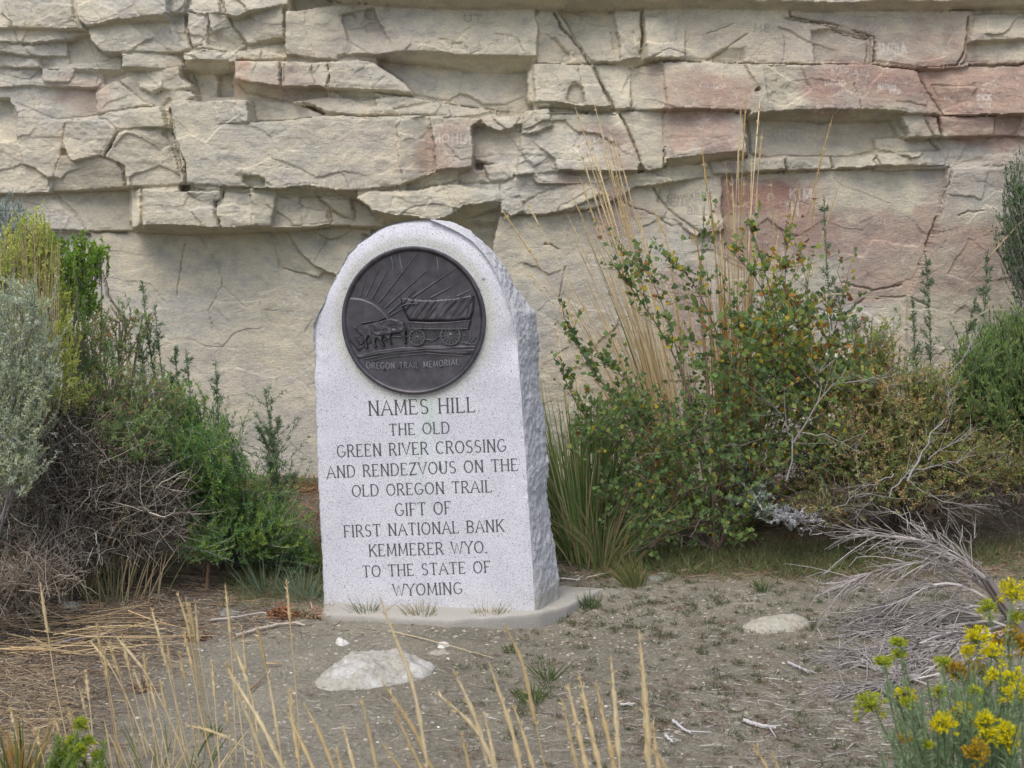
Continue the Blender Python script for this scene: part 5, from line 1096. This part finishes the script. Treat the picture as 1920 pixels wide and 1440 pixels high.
for x0, y0, x1, y1, n in [(1745,700,1735,478,420),(1720,720,1712,560,260),(1830,700,1852,470,380),(1800,700,1830,560,260),(1560,620,1545,370,380),(1590,640,1560,520,220),(1610,700,1600,600,220)]:
    spire(t, at(x0, y0, 7.1), at(x1, y1, 7.15), n=n, r=.04, leaf=(.022, .0042), pal=[(.12, .16, .10), (.15, .19, .12), (.09, .13, .08)])
shrub('green_shrub', 'dense bright green mounded shrub at the right edge of the photo', 'shrub', (1950, 980), [(1900,680,6.9,90,90,.25,3),(1860,720,6.8,60,60,.2,1.5),(1960,640,6.9,90,100,.3,3),(1920,760,6.7,90,70,.25,2),(1990,750,6.8,90,90,.3,1.5),(1850,670,6.7,70,70,.2,2),(1830,740,6.6,60,50,.2,1.5),(1880,610,6.9,50,40,.15,1)], 1800, 40, (.022, .0036), [(.12, .19, .06), (.16, .24, .08), (.09, .15, .055), (.20, .25, .08)], nbr=18, up=.7, shell=.45, start=.2, spread=.55)
shrub('greasewood', 'yellow green bush foot below the bright green mound at the right edge', 'shrub', (1890, 990), [(1860,850,6.5,80,60,.2,2),(1800,880,6.5,60,50,.2,1),(1930,850,6.6,60,60,.2,2),(1900,900,6.5,60,30,.15,1)], 300, 24, (.016, .0035), [(.20, .22, .07), (.26, .2, .08), (.15, .18, .06)], nbr=10, up=.4, shell=.1, start=.1)
shrub('greasewood', 'dark green shrub high up at the right edge against the cliff', 'shrub', (2010, 980), [(1915,410,7.3,45,80,.12,3),(1960,360,7.3,60,120,.15,3),(1900,330,7.3,28,50,.1,1.2),(1890,440,7.3,25,45,.1,1),(1960,500,7.3,50,60,.15,1)], 300, 34, (.020, .0042), [(.09, .14, .07), (.12, .17, .085), (.07, .11, .06)], nbr=12, up=.6, shell=.15, start=.1)
shrub('sagebrush', 'small silvery sage sprig at the foot of the currant bush', 'shrub', (1420, 1000), [(1410,930,6.45,45,40,.1,2),(1385,850,6.6,35,50,.1,1),(1440,960,6.4,40,25,.1,1)], 90, 30, (.014, .004), SAGE, nbr=6, up=.5, shell=.1, start=.1)
shrub('sagebrush', 'low grey woolly sage clump on the ground under the bare limbs', 'shrub', (1490, 1000), [(1490,970,6.3,50,20,.1,2)], 60, 30, (.012, .005), [(.36, .36, .38), (.30, .31, .33)], nbr=6, up=.3, shell=.1, start=.1)
tangle('dead_brush', 'dark tangle of twigs under the olive bush on the right', [(1680,920,6.6,150,50,.25,3),(1820,920,6.6,110,45,.25,2),(1560,940,6.5,80,50,.2,1.5),(1250,980,6.7,120,40,.25,1.5),(1500,860,6.8,70,80,.2,1.5)], 600, (1700, 990), [(.24, .20, .17), (.30, .27, .24), (.13, .10, .08)], L=.26)

# dead grey sage skeleton, lower right
def dead_sage():
    r0 = gpt(1905, 1170); t = empty('dead_sagebrush', tuple(r0), 'bleached dead sagebrush skeleton sprawled on the dirt, lower right', 'dead shrub'); mb = MB(); BC = [(.52, .48, .46), (.42, .385, .37), (.62, .58, .56)]
    arms = [([(1905,1170),(1850,1080),(1790,1045),(1720,1005),(1600,1003)],.013,46),([(1880,1130),(1820,1080),(1760,1050),(1660,1060),(1570,1100)],.007,60),([(1880,1140),(1800,1090),(1740,1095),(1690,1130),(1640,1140)],.007,60),
            ([(1890,1150),(1840,1130),(1760,1150),(1690,1180),(1620,1190)],.008,70),([(1890,1160),(1800,1170),(1720,1200),(1640,1230),(1590,1235)],.008,80),([(1890,1170),(1820,1190),(1750,1220),(1700,1260),(1680,1290)],.008,70),([(1900,1180),(1800,1140),(1700,1150),(1630,1165)],.006,60),
            ([(1900,1180),(1830,1200),(1760,1250),(1700,1290),(1620,1300)],.007,70),([(1830,1085),(1815,1050),(1740,1008)],.005,14),([(1850,1100),(1800,1040),(1740,1010)],.004,12),([(1880,1190),(1780,1180),(1690,1230),(1600,1250)],.006,70),([(1760,1270),(1690,1285),(1620,1300),(1560,1305)],.004,24),([(1740,1290),(1670,1265),(1600,1250)],.0035,20),([(1895,1175),(1850,1215),(1800,1270),(1780,1310)],.006,50)]
    for pts, r, n in arms:
        q = []
        for j, (x, y) in enumerate(pts):
            Yd = 5.55-.10*j/len(pts) if y < 1180 else 5.45-.3*(y-1180)/120; p = at(x, y, Yd); g = float(gz(p[0], p[1])); 
            if p[2] < g+.01: p = gpt(x, y); p[2] += .012
            q.append(p)
        q = np.array(q); s = np.linspace(0, 1, 12); c = np.stack([np.interp(s*(len(q)-1), np.arange(len(q)), q[:, i]) for i in range(3)], -1)
        for _ in range(2): c[1:-1] = (c[:-2]+c[2:]+2*c[1:-1])/4
        tubes(mb, c[None], r, r*.25, pick(BC, 1, .08), 6)
        for k in range(n):
            i = random.randint(2, 10); T = unit(c[min(i+1, 11)]-c[i-1]); d = unit(T+RNG.normal(0, .34, 3)+np.array([-.10, 0, -.16])); L = random.uniform(.06, .28)*(1 if r > .005 else .6); e = c[i]+d*L; e[2] = max(e[2], float(gz(e[0], e[1]))+.005); m = (c[i]+e)/2+RNG.normal(0, .012, 3)+np.array([0, 0, .015]); w = bez(c[i], m, e, 6); tubes(mb, w[None], .0032, .0011, pick(BC+[(.24, .21, .21)], 1, .1), 3)
            for _ in range(3):
                j = random.randint(2, 5); f = w[j]+(unit(w[j]-w[j-1])+RNG.normal(0, .5, 3))*random.uniform(.02, .07); tubes(mb, np.array([[w[j], (w[j]+f)/2+RNG.normal(0, .003, 3), f]]), .0015, .0007, pick(BC, 1, .12), 3)
    mb.build('branches', M_wood, t); mb = MB()
    st = np.array([gpt(1915, 1185), at(1905,1165,5.5), at(1880,1130,5.5), at(1850,1085,5.5)]); s = np.linspace(0, 1, 12); c = np.stack([np.interp(s*3, np.arange(4), st[:, i]) for i in range(3)], -1)
    for k in range(7): tubes(mb, (c+RNG.normal(0, .008, 3))[None], .014, .006, pick([(.13, .11, .10), (.20, .17, .16), (.30, .27, .26)], 1), 6)
    mb.build('trunk', M_wood, t)
dead_sage()

# rabbitbrush with yellow flowers
def flower_brush(name, label, root, stems, pal=((.30, .42, .25), (.36, .48, .29), (.24, .36, .17))):
    r0 = np.asarray(root, float); t = empty(name, tuple(r0), label, 'flowering shrub'); mb = MB()
    for (x, y, Y, sz, kind) in stems:
        e = at(x, y, Y); b = r0+np.array([random.uniform(-.12, .12), random.uniform(-.1, .1), 0]); b[2] = float(gz(b[0], b[1])); m = (b+e)/2+np.array([(e[0]-b[0])*.15, 0, -.03]); c = bez(b, m, e, 12); tubes(mb, c[None], .0026, .0014, pick([(.27, .33, .20)], 1), 4)
        n = 150; s = RNG.uniform(.30, .97, n); i = (s*11).astype(int); f = (s*11-i)[:, None]; p = c[i]*(1-f)+c[np.minimum(i+1, 11)]*f; T = unit(c[-1]-c[4]); leaves(mb, p, T*.9+RNG.normal(0, .42, (n, 3)), RNG.uniform(.018, .034, n), .0028, pick(pal, n, .12))
        if kind:
            # domed head of many tiny tubular florets on short forking stalks
            fb = MB(); fc = {'y': [(.85, .76, .02), (.88, .80, .03), (.78, .70, .03)], 'g': [(.50, .58, .05), (.40, .50, .07), (.65, .62, .05)], 'o': [(.60, .38, .04), (.50, .30, .04), (.68, .50, .04)]}[kind]
            nb = int(36*sz); d = unit(RNG.normal(size=(nb, 3))*np.array([1, 1, .6])+np.array([0, 0, .9])); R = .026*sz*RNG.uniform(.55, 1.1, (nb, 1)); e0 = e-np.array([0, 0, .02*sz]); q = e0+d*R*np.array([1, 1, 1.15])
            tubes(fb, np.stack([np.repeat(e0[None], nb, 0), (e0+q)/2, q], 1), .0009, .0008, pick([(.25, .32, .10)], nb), 3)
            ii = np.repeat(np.arange(nb), 10); leaves(fb, q[ii]-d[ii]*.004+RNG.normal(0, .002, (nb*10, 3)), d[ii]+RNG.normal(0, .55, (nb*10, 3)), RNG.uniform(.006, .013, nb*10), .0034, pick(fc, nb*10, .12), .1)
            fb.build('flower_head', M_leaf, t)
    mb.build('stems', M_leaf, t)['kind'] = 'stuff'; return t
r_ = gpt(1850, 1440); r_ = np.array([1.05, 3.05, float(gz(1.05, 3.05))])
st = [(1900,1100,3.3,1.5,'y'),(1853,1132,3.4,.9,'g'),(1832,1185,3.3,1.4,'y'),(1862,1215,3.25,1.2,'y'),(1890,1185,3.3,1.5,'o'),(1685,1200,3.35,.8,'g'),(1688,1222,3.35,.7,'g'),(1655,1235,3.3,.8,'g'),(1632,1310,3.1,1.4,'g'),(1698,1292,3.2,.9,'y'),(1700,1312,3.15,.7,'g'),
      (1768,1235,3.3,.7,'g'),(1795,1250,3.3,1.4,'o'),(1830,1250,3.3,.9,'o'),(1898,1265,3.15,1.4,'y'),(1905,1290,3.1,1.2,'y'),(1803,1325,3.1,1.2,'y'),(1768,1350,3.0,1.2,'y'),(1848,1345,3.0,1.2,'y'),(1852,1370,3.0,.8,'y'),(1890,1360,3.0,1.0,'y'),(1888,1385,3.0,1.0,'y'),
      (1832,1400,2.95,1.2,'o'),(1920,1200,3.3,1.2,'o'),(1870,1260,3.2,1.0,'y'),(1760,1290,3.2,.7,'g'),(1700,1380,3.0,.6,'o'),(1815,1215,3.3,.7,'y'),(1830,1290,3.1,.6,'g'),(1740,1390,3.0,.5,'g'),(1910,1150,3.3,.8,'g')]
st += [(random.uniform(1650, 1930), random.uniform(1270, 1440), random.uniform(2.9, 3.3), 0, '') for _ in range(60)]+[(random.uniform(1760, 1930), random.uniform(1230, 1350), random.uniform(3.0, 3.4), 0, '') for _ in range(36)]
flower_brush('rabbitbrush', 'rabbitbrush with yellow and rusty flower heads in the lower right corner', r_, st)
r2 = gpt(160, 1440)-np.array([0, .3, 0]); r2[2] = float(gz(r2[0], r2[1]))
flower_brush('rabbitbrush', 'small lime green rabbitbrush sprig at the bottom left corner', r2, [(150,1352,3.9,.9,'g'),(135,1385,3.9,.8,'g'),(168,1385,3.9,.8,'g'),(182,1412,3.9,.7,'g'),(122,1410,3.9,.7,'g'),(150,1400,3.85,.8,'g')]+[(random.uniform(105, 195), random.uniform(1380, 1440), 3.9, 0, '') for _ in range(12)], pal=((.20, .32, .08), (.28, .38, .08)))

# ------------------------------------------------------------------ stones
def stone(name, label, poly, hgt, col, cat='stone', seed=0, group=None, white=None, depth=None, lumpy=1.0):
    """outline in px on the ground, domed and lumpy"""
    pts = np.array([gpt(x, y)[:2] for x, y in poly]); c = pts.mean(0); n = 72; ring = []
    ang = np.arctan2(pts[:, 1]-c[1], pts[:, 0]-c[0]); o = np.argsort(ang); rr = np.hypot(*(pts-c).T)[o]; aa = ang[o]
    th = np.linspace(-math.pi, math.pi, n, endpoint=False); R = np.interp(th, np.r_[aa[-1]-2*math.pi, aa, aa[0]+2*math.pi], np.r_[rr[-1], rr, rr[0]])
    m = 26; q = (np.arange(m+1)/m)[:, None]; X = c[0]+R[None]*q*np.cos(th)[None]; Y = c[1]+R[None]*q*np.sin(th)[None]
    lump = .35*fbm(X*16, Y*16, seed+901, 4)+.42*cells(X*13+.3*fbm(X*9, Y*9, seed, 2), Y*16, seed+911)+.12*cells(X*40, Y*40, seed+915)+.25*fbm(X*5, Y*5, seed+905, 2)
    Zs = gz(X, Y)-.012+hgt*(1-q**5)*(1+lump*lumpy)+.004*fbm(X*60, Y*60, seed+921, 2); Zs[-1] -= .03
    V = np.stack([X, Y, Zs], -1).reshape(-1, 3); w = (sstep(.0, .35, fbm(X*22, Y*22, seed+931, 3))*(white or 0)).reshape(-1, 1)
    C_ = np.array(col)*(1-w)+np.array([.62, .62, .61])*w
    F = [(k*n+j, k*n+(j+1) % n, (k+1)*n+(j+1) % n, (k+1)*n+j) for k in range(m) for j in range(n)]
    o = link(name, npmesh(name, V, F, np.array(C_)), None, M_stone); return tag(o, label, cat, group)
stone('boulder', 'pale lumpy rock with whitish crust lying on the dirt in front of the marker', [(582,1284),(592,1272),(610,1264),(635,1246),(670,1232),(715,1226),(745,1232),(790,1238),(822,1248),(815,1264),(780,1278),(720,1290),(660,1296),(610,1298)], .050, (.42, .40, .35), seed=3, white=.5)
stone('boulder', 'smooth tan rock half buried in the dirt to the right of the marker base', [(1386,1182),(1398,1170),(1430,1164),(1470,1158),(1505,1160),(1524,1168),(1515,1178),(1470,1186),(1420,1190)], .045, (.42, .40, .33), seed=9, white=.12, lumpy=.25)
for lab, p, h, c in [('small white pebble beside the left end of the pale rock', [(631,1208),(640,1201),(651,1203),(650,1210),(640,1212)], .022, (.66, .64, .60)),
                     ('white chip of stone right of the pale rock', [(822,1212),(832,1205),(840,1208),(838,1214),(828,1217)], .02, (.66, .64, .60)), ('flat tan stone at the right end of the pale rock', [(806,1222),(820,1214),(840,1220),(845,1230),(830,1233),(812,1230)], .014, (.42, .39, .33)),
                     ('tiny white flake below the flat tan stone', [(830,1236),(836,1232),(843,1235),(842,1239)], .012, (.7, .68, .65)), ('flat white pebble on the dirt below the concrete base', [(890,1284),(900,1280),(910,1283),(905,1288),(895,1288)], .012, (.60, .58, .53)),
                     ('flat grey slab of rock lying in the dirt near the centre bottom', [(938,1298),(955,1286),(975,1290),(976,1300),(955,1304)], .012, (.27, .26, .22)), ('grey green flat rock at the foot of the currant bush', [(1212,1085),(1228,1077),(1262,1076),(1255,1084),(1235,1092),(1218,1092)], .022, (.24, .25, .22)),
                     ('grey stone in the bark litter below the dead brush', [(112,1140),(125,1130),(148,1132),(150,1142),(130,1148)], .03, (.24, .245, .22)), ('dark flat stone left of the rusty bark lump', [(405,1150),(430,1142),(470,1146),(475,1155),(440,1160),(410,1158)], .022, (.20, .205, .19)),
                     ('small grey stone among bark under the shrubs', [(283,1120),(300,1112),(315,1118),(310,1126),(290,1128)], .022, (.25, .24, .21)), ('small grey stone lying alone on the dirt lower left', [(120,1258),(130,1252),(146,1255),(142,1263),(126,1264)], .018, (.28, .28, .26)),
                     ('little grey stone near the left edge of the dirt', [(18,1312),(26,1306),(36,1310),(34,1318),(22,1318)], .018, (.28, .28, .25)), ('greyish stone behind the concrete base right end', [(1130,1108),(1145,1104),(1165,1112),(1150,1120)], .018, (.30, .28, .24)),
                     ('round white pebble among the stalks lower centre', [(545,1302),(550,1298),(556,1300),(554,1305)], .012, (.6, .58, .5))]:
    stone('pebble' if h < .02 else 'stone', lab, p, h, c, seed=len(lab))

# gravel, litter, twigs: nobody could count these
def scatter(n, x0, x1, y0, y1):
    fx = RNG.uniform(0, 1, n)+RNG.normal(0, .10, n); fy = RNG.uniform(0, 1, n)+RNG.normal(0, .12, n)
    u = (x0+(x1-x0)*fx-960)/FPX; v = (y0+(y1-y0)*fy-720)/FPX
    r = np.stack([u, 0*u, 0*u], -1)+FW-UP*v[:, None]; t = CAMZ/-r[:, 2]
    for _ in range(8): t = (gz(r[:, 0]*t, r[:, 1]*t)-CAMZ)/r[:, 2]
    return r*t[:, None]+np.array([0, 0, CAMZ])
def gravel(name, label, n, pal, smin, smax, reg, cat='gravel'):
    mb = MB(); Pq = np.stack([RNG.uniform(-2.4, 2.4, n), RNG.uniform(3.7, 7.0, n)], -1) if reg is None else scatter(n, *reg)[:, :2]
    z = gz(Pq[:, 0], Pq[:, 1]); base = np.array([(1, 0, 0), (.5, .87, 0), (-.5, .87, 0), (-1, 0, 0), (-.5, -.87, 0), (.5, -.87, 0), (.1, .1, .8), (-.35, -.2, .65)])
    F = np.array([(0, 1, 6), (1, 2, 6), (2, 7, 6), (2, 3, 7), (3, 4, 7), (4, 5, 7), (5, 6, 7), (5, 0, 6)])
    s = smin*(smax/smin)**(RNG.random(n)**2.2); a = RNG.uniform(0, 6.28, n); ca, sa = np.cos(a), np.sin(a)
    B = base[None]*(1+RNG.normal(0, .18, (n, 8, 3)))*s[:, None, None]*np.stack([RNG.uniform(.7, 1.5, n), np.ones(n), RNG.uniform(.4, .9, n)], -1)[:, None]
    X = B[..., 0]*ca[:, None]-B[..., 1]*sa[:, None]; Y_ = B[..., 0]*sa[:, None]+B[..., 1]*ca[:, None]
    V = np.stack([X+Pq[:, 0:1], Y_+Pq[:, 1:2], B[..., 2]+z[:, None]], -1).reshape(-1, 3); Fa = (F[None]+np.arange(n)[:, None, None]*8).reshape(-1, 3)
    mb.add(V, Fa, np.repeat(pick(pal, n, .15), 8, 0)); o = mb.build(name, M_stone, None, False); return tag(o, label, cat, kind='stuff')
gravel('gravel', 'fine grey and tan grit strewn over the bare dirt', 24000, [(.34, .305, .24), (.24, .21, .16), (.42, .385, .31), (.29, .28, .24)], .0022, .010, None)
gravel('gravel', 'tiny white chips scattered in the dirt', 1700, [(.62, .60, .55), (.52, .49, .43), (.70, .68, .64)], .0018, .006, None)
def litter(name, label, n, reg, pal, L, r, parentk='litter', z0=.004, ang=None):
    mb = MB(); Pq = scatter(n, *reg) if len(reg) == 4 else np.vstack([scatter(int(n*w), *q) for q, w in reg]); n = len(Pq)
    a = RNG.uniform(0, 6.28, n) if ang is None else RNG.normal(ang, .35, n); l = RNG.uniform(.25, 1, n)*L; d = np.stack([np.cos(a), np.sin(a)*.8, RNG.normal(0, .06, n)], -1)
    p0 = Pq-d*l[:, None]/2; p2 = Pq+d*l[:, None]/2; p1 = (p0+p2)/2+RNG.normal(0, .10, (n, 3))*l[:, None]
    for q in (p0, p1, p2): q[:, 2] = gz(q[:, 0], q[:, 1])+z0+np.abs(RNG.normal(0, .006, n))*(L/.1)
    s = np.linspace(0, 1, 4)[None, :, None]; cu = (1-s)**2*p0[:, None]+2*s*(1-s)*p1[:, None]+s*s*p2[:, None]; tubes(mb, cu, RNG.uniform(.5, 1.3, n)*r, r*.4, pick(pal, n, .2), 3)
    o = mb.build(name, M_wood, None); return tag(o, label, 'litter', kind='stuff')
litter('twig_litter', 'fine grey and bleached twigs strewn on the dirt on the right', 2600, [((1050,1960,1130,1440), .45), ((1350,1960,1260,1440), .4), ((560,1200,1240,1440), .15)], [(.42, .38, .34), (.30, .26, .22), (.20, .16, .13), (.56, .53, .48)], .085, .0014)
litter('bark_litter', 'brown bark and straw litter under the shrubs on the left', 4600, [((-20,560,1060,1190), .6), ((-20,320,1150,1260), .25), ((-40,220,1220,1380), .15)], [(.24, .17, .12), (.36, .27, .18), (.17, .12, .09), (.48, .38, .26), (.25, .22, .20)], .12, .0019)
litter('bark_litter', 'rusty brown needles and thatch under the shrubs on the right', 5200, [((1040,1960,1000,1080), .6), ((1400,1960,940,1030), .4)], [(.30, .19, .12), (.40, .29, .18), (.22, .14, .09), (.34, .32, .22)], .12, .0018)
litter('straw_litter', 'long fallen straw stems lying at the left edge', 55, (-60, 260, 1160, 1235), [(.55, .42, .24), (.46, .33, .18)], .55, .0030, ang=.15)
litter('straw_litter', 'matted pale straw on the ground at lower left', 380, (-40, 130, 1230, 1400), [(.50, .40, .26), (.40, .30, .2)], .20, .0016)
litter('bark_litter', 'rusty litter at the cliff foot beside the marker', 1500, (430, 620, 880, 1090), [(.34, .20, .12), (.42, .29, .17), (.24, .14, .09)], .16, .0020)
# small weeds
def weeds(label, n, reg, h, pal, w=.003, per=9, cat='weeds'):
    mb = MB()
    for p in (scatter(n, *reg) if len(reg) == 4 else np.vstack([scatter(int(n*k), *q) for q, k in reg])):
        sz = h*random.uniform(.3, 1); m = per*2; d = RNG.normal(size=(m, 3)); d[:, 2] = np.abs(d[:, 2])*.8+.25; leaves(mb, p+RNG.normal(0, sz*.35, (m, 3))*np.array([1, 1, 0])+np.array([0, 0, .002]), d, sz*RNG.uniform(.4, 1, m), w, pick(pal, m, .2))
    o = mb.build('low_weeds', M_leaf, None); return tag(o, label, cat, kind='stuff')
weeds('sparse tiny green weeds on the dirt right of the marker', 620, [((1040,1960,1060,1200), .7), ((900,1600,1200,1440), .3)], .045, [(.10, .15, .06), (.14, .18, .08), (.20, .19, .12)])
weeds('low reddish dried weeds dotted over the dirt', 500, [((900,1960,1080,1440), 1.)], .035, [(.30, .17, .12), (.26, .18, .13), (.34, .26, .18)], .002)
weeds('green undergrowth along the foot of the right hand bushes', 1700, [((1140,1960,960,1065), .6), ((1160,1600,985,1070), .4)], .13, [(.22, .31, .12), (.27, .36, .15), (.38, .38, .22), (.45, .36, .22)], .0035, 12)
weeds('green undergrowth at the foot of the feathery bush by the marker', 700, [((440,612,930,1110), 1.)], .12, [(.16, .24, .10), (.20, .27, .12), (.30, .25, .14)], .003, 12)
for lab, xy, h, n, pal in [('bushy little weed growing against the left front of the concrete base', (690,1158), .10, 80, [(.13,.17,.10),(.17,.21,.13)]), ('dry topped grass tuft growing at the middle of the base front', (790,1163), .10, 90, [(.20,.22,.10),(.34,.29,.16)]), ('straw coloured grass tuft against the right front of the base', (918,1168), .09, 110, [(.38,.32,.15),(.26,.26,.11)]),
                           ('small green weed by the right corner of the concrete base', (1108,1140), .09, 70, [(.11,.16,.07)]), ('grass tuft on the dirt at bottom centre', (1000,1318), .10, 90, [(.12,.19,.05),(.17,.22,.08)]), ('low green tuft above the bottom centre stalks', (1030,1275), .09, 70, [(.13,.18,.06)]), ('green tuft on the dirt in front of the half buried rock', (1430,1110), .07, 90, [(.12,.17,.07)]),
                           ('thin green grass tuft beside the pale rock lower right', (955,1225), .05, 50, [(.15,.2,.08)]), ('wispy grey green weed left of the marker foot', (500,1120), .22, 70, [(.16,.22,.15),(.22,.27,.20)]), ('fine pale green grass arching over the left foot of the marker', (570,1125), .20, 120, [(.20,.28,.20),(.25,.32,.24)]),
                           ('small green tuft beside the tall stalk lower left', (395,1380), .06, 60, [(.12,.18,.07)])]:
    grass_clump('grass_tuft', lab, xy, int(n*random.uniform(.5, .9)), h*random.uniform(.75, 1.2), random.uniform(.7, 1.3), pal, .0024, cat='grass tuft', rad=h*.5)

# single sticks and bark pieces
def stick(name, label, pts, r, col, cat='stick', lift=.012):
    P3 = np.array([gpt(x, y) for x, y in pts]); P3[:, 2] += lift; s = np.linspace(0, 1, 12); c = np.stack([np.interp(s*(len(pts)-1), np.arange(len(pts)), P3[:, i]) for i in range(3)], -1)
    for _ in range(2): c[1:-1] = (c[:-2]+c[2:]+2*c[1:-1])/4
    c[1:-1] += RNG.normal(0, r*.25, c[1:-1].shape); mb = MB(); tubes(mb, c[None], r, r*.5, np.array(col), 6)
    for k in range(2):
        i = random.randint(3, 9); e = c[i]+(unit(c[i+1]-c[i])+np.array([random.gauss(0, .5), random.gauss(0, .5), .1]))*r*7; tubes(mb, np.array([[c[i], (c[i]+e)/2, e]]), r*.5, r*.2, np.array(col), 4)
    return tag(mb.build(name, M_wood, None), label, cat)
for a in [('pale weathered branch lying left below the marker', [(440,1198),(480,1185),(515,1178),(545,1172),(572,1178)], .008, (.52, .46, .38)), ('thin white forked twig just behind the pale branch', [(395,1168),(430,1164),(460,1160),(495,1152),(515,1158)], .005, (.52, .48, .44)), ('long grey curved twig on the litter, lower left', [(100,1215),(135,1205),(170,1198),(220,1190),(240,1185)], .005, (.42, .40, .42)),
          ('straw stem lying across the dirt above the pale rock', [(728,1188),(790,1202),(850,1218),(925,1240)], .0032, (.55, .46, .30)), ('white stick lying behind the base right of the marker', [(1050,1090),(1070,1090),(1088,1092)], .005, (.62, .60, .54)), ('tan stick near the grass tuft right of the marker', [(1100,1088),(1125,1082),(1150,1077)], .004, (.50, .44, .34)),
          ('small bleached stick at the foot of the currant bush', [(1238,1070),(1255,1070)], .007, (.66, .62, .55)), ('short pale wood chip in front of the currant bush', [(1276,1075),(1298,1072)], .008, (.56, .44, .32)), ('white curved twig lying at bottom right of centre', [(1262,1358),(1280,1372),(1296,1382)], .006, (.58, .57, .57)),
          ('short straight white stick at the bottom right of centre', [(1248,1386),(1262,1400)], .0055, (.60, .59, .57)), ('bleached antler shaped stick near the bottom right', [(1395,1358),(1425,1366),(1455,1372)], .008, (.55, .53, .53)), ('pale twig lying flat right of the tallest stalk', [(1163,1327),(1190,1325)], .005, (.58, .55, .52)),
          ('dark thin twig on the dirt right of the tallest stalk', [(1215,1332),(1255,1322)], .003, (.14, .11, .10)), ('short brown twig below the pale branch', [(470,1300),(485,1285),(500,1272)], .004, (.30, .18, .12)), ('brown curled twig left of the pale rock', [(500,1250),(515,1252),(528,1248)], .004, (.45, .34, .22)),
          ('grey forked stick near the dead sagebrush', [(1478,1248),(1500,1258),(1515,1268)], .006, (.50, .48, .48)), ('straight dead twig below the pale rock', [(558,1298),(575,1305),(598,1311)], .003, (.22, .18, .16)), ('dark brown branch poking in from the left edge', [(-20,1010),(30,995),(90,978)], .012, (.14, .10, .085)),
          ('pale root lying behind the half buried rock', [(1560,1110),(1600,1100),(1640,1098)], .004, (.50, .46, .40))]:
    stick('twig', *a)
# upright weathered stub and rusty bark lumps
mb = MB(); b_ = gpt(388, 1105); 
for k in range(4): tubes(mb, np.array([bez(b_+RNG.normal(0, .004, 3), b_+np.array([.0, 0, .04]), b_+np.array([.008, 0, .085+.01*k]), 5)]), .010, .006, pick([(.34, .20, .13)], 1), 5)
tag(mb.build('wood_stub', M_wood, None), 'short upright weathered wood stub in the litter left of the marker', 'stump')
def bark(label, x, y, w, n, col):
    mb = MB(); c = gpt(x, y); m = n
    p = c+RNG.normal(0, 1, (m, 3))*np.array([w*.4, w*.3, 0]); p[:, 2] += np.abs(RNG.normal(0, w*.22, m)); d = RNG.normal(0, 1, (m, 3))*np.array([1, .8, .5]); e = p+unit(d)*RNG.uniform(.2, .7, (m, 1))*w; e[:, 2] = np.maximum(e[:, 2], c[2]+.002)
    tubes(mb, np.stack([p, (p+e)/2+RNG.normal(0, w*.08, (m, 3)), e], 1), .0045, .0018, pick(col, m, .2), 3); return tag(mb.build('bark_lump', M_wood, None), label, 'bark', kind='stuff')
bark('shaggy rust red lump of shredded bark beside the left foot of the marker', 532, 1158, .075, 130, [(.30, .13, .07), (.38, .18, .09), (.2, .09, .06)])
bark('small frayed tuft of brown bark left of the pale branch', 368, 1200, .06, 70, [(.34, .22, .14), (.26, .15, .1)])
bark('small dark bark clump on the dirt lower left', 262, 1294, .05, 50, [(.20, .13, .09), (.3, .2, .14)])
bark('long strip of shredded bark reaching toward the base', 585, 1158, .07, 60, [(.33, .20, .14), (.42, .3, .2)])

# things of one kind share a group
GROUPS = {'pebble': 'small loose stones on the dirt', 'stone': 'small loose stones on the dirt', 'boulder': 'pale rocks lying in the dirt', 'twig': 'single sticks lying on the ground', 'grass_tuft': 'small grass tufts growing in the dirt',
          'tall_straw_grass': 'tall dry straw grass clumps', 'green_grass': 'green bunch grass clumps', 'straw_grass': 'straw grass in the left hand brush', 'greasewood': 'green shrubs along the cliff foot', 'sagebrush': 'silvery sagebrush plants', 'rabbitbrush': 'rabbitbrush plants', 'bark_lump': 'shredded bark lumps', 'dead_brush': 'dead twig tangles', 'green_shrub': 'fresh green shrubs'}
for o in S.objects:
    g = GROUPS.get(o.name.split('.')[0])
    if g and not o.parent: o['group'] = g
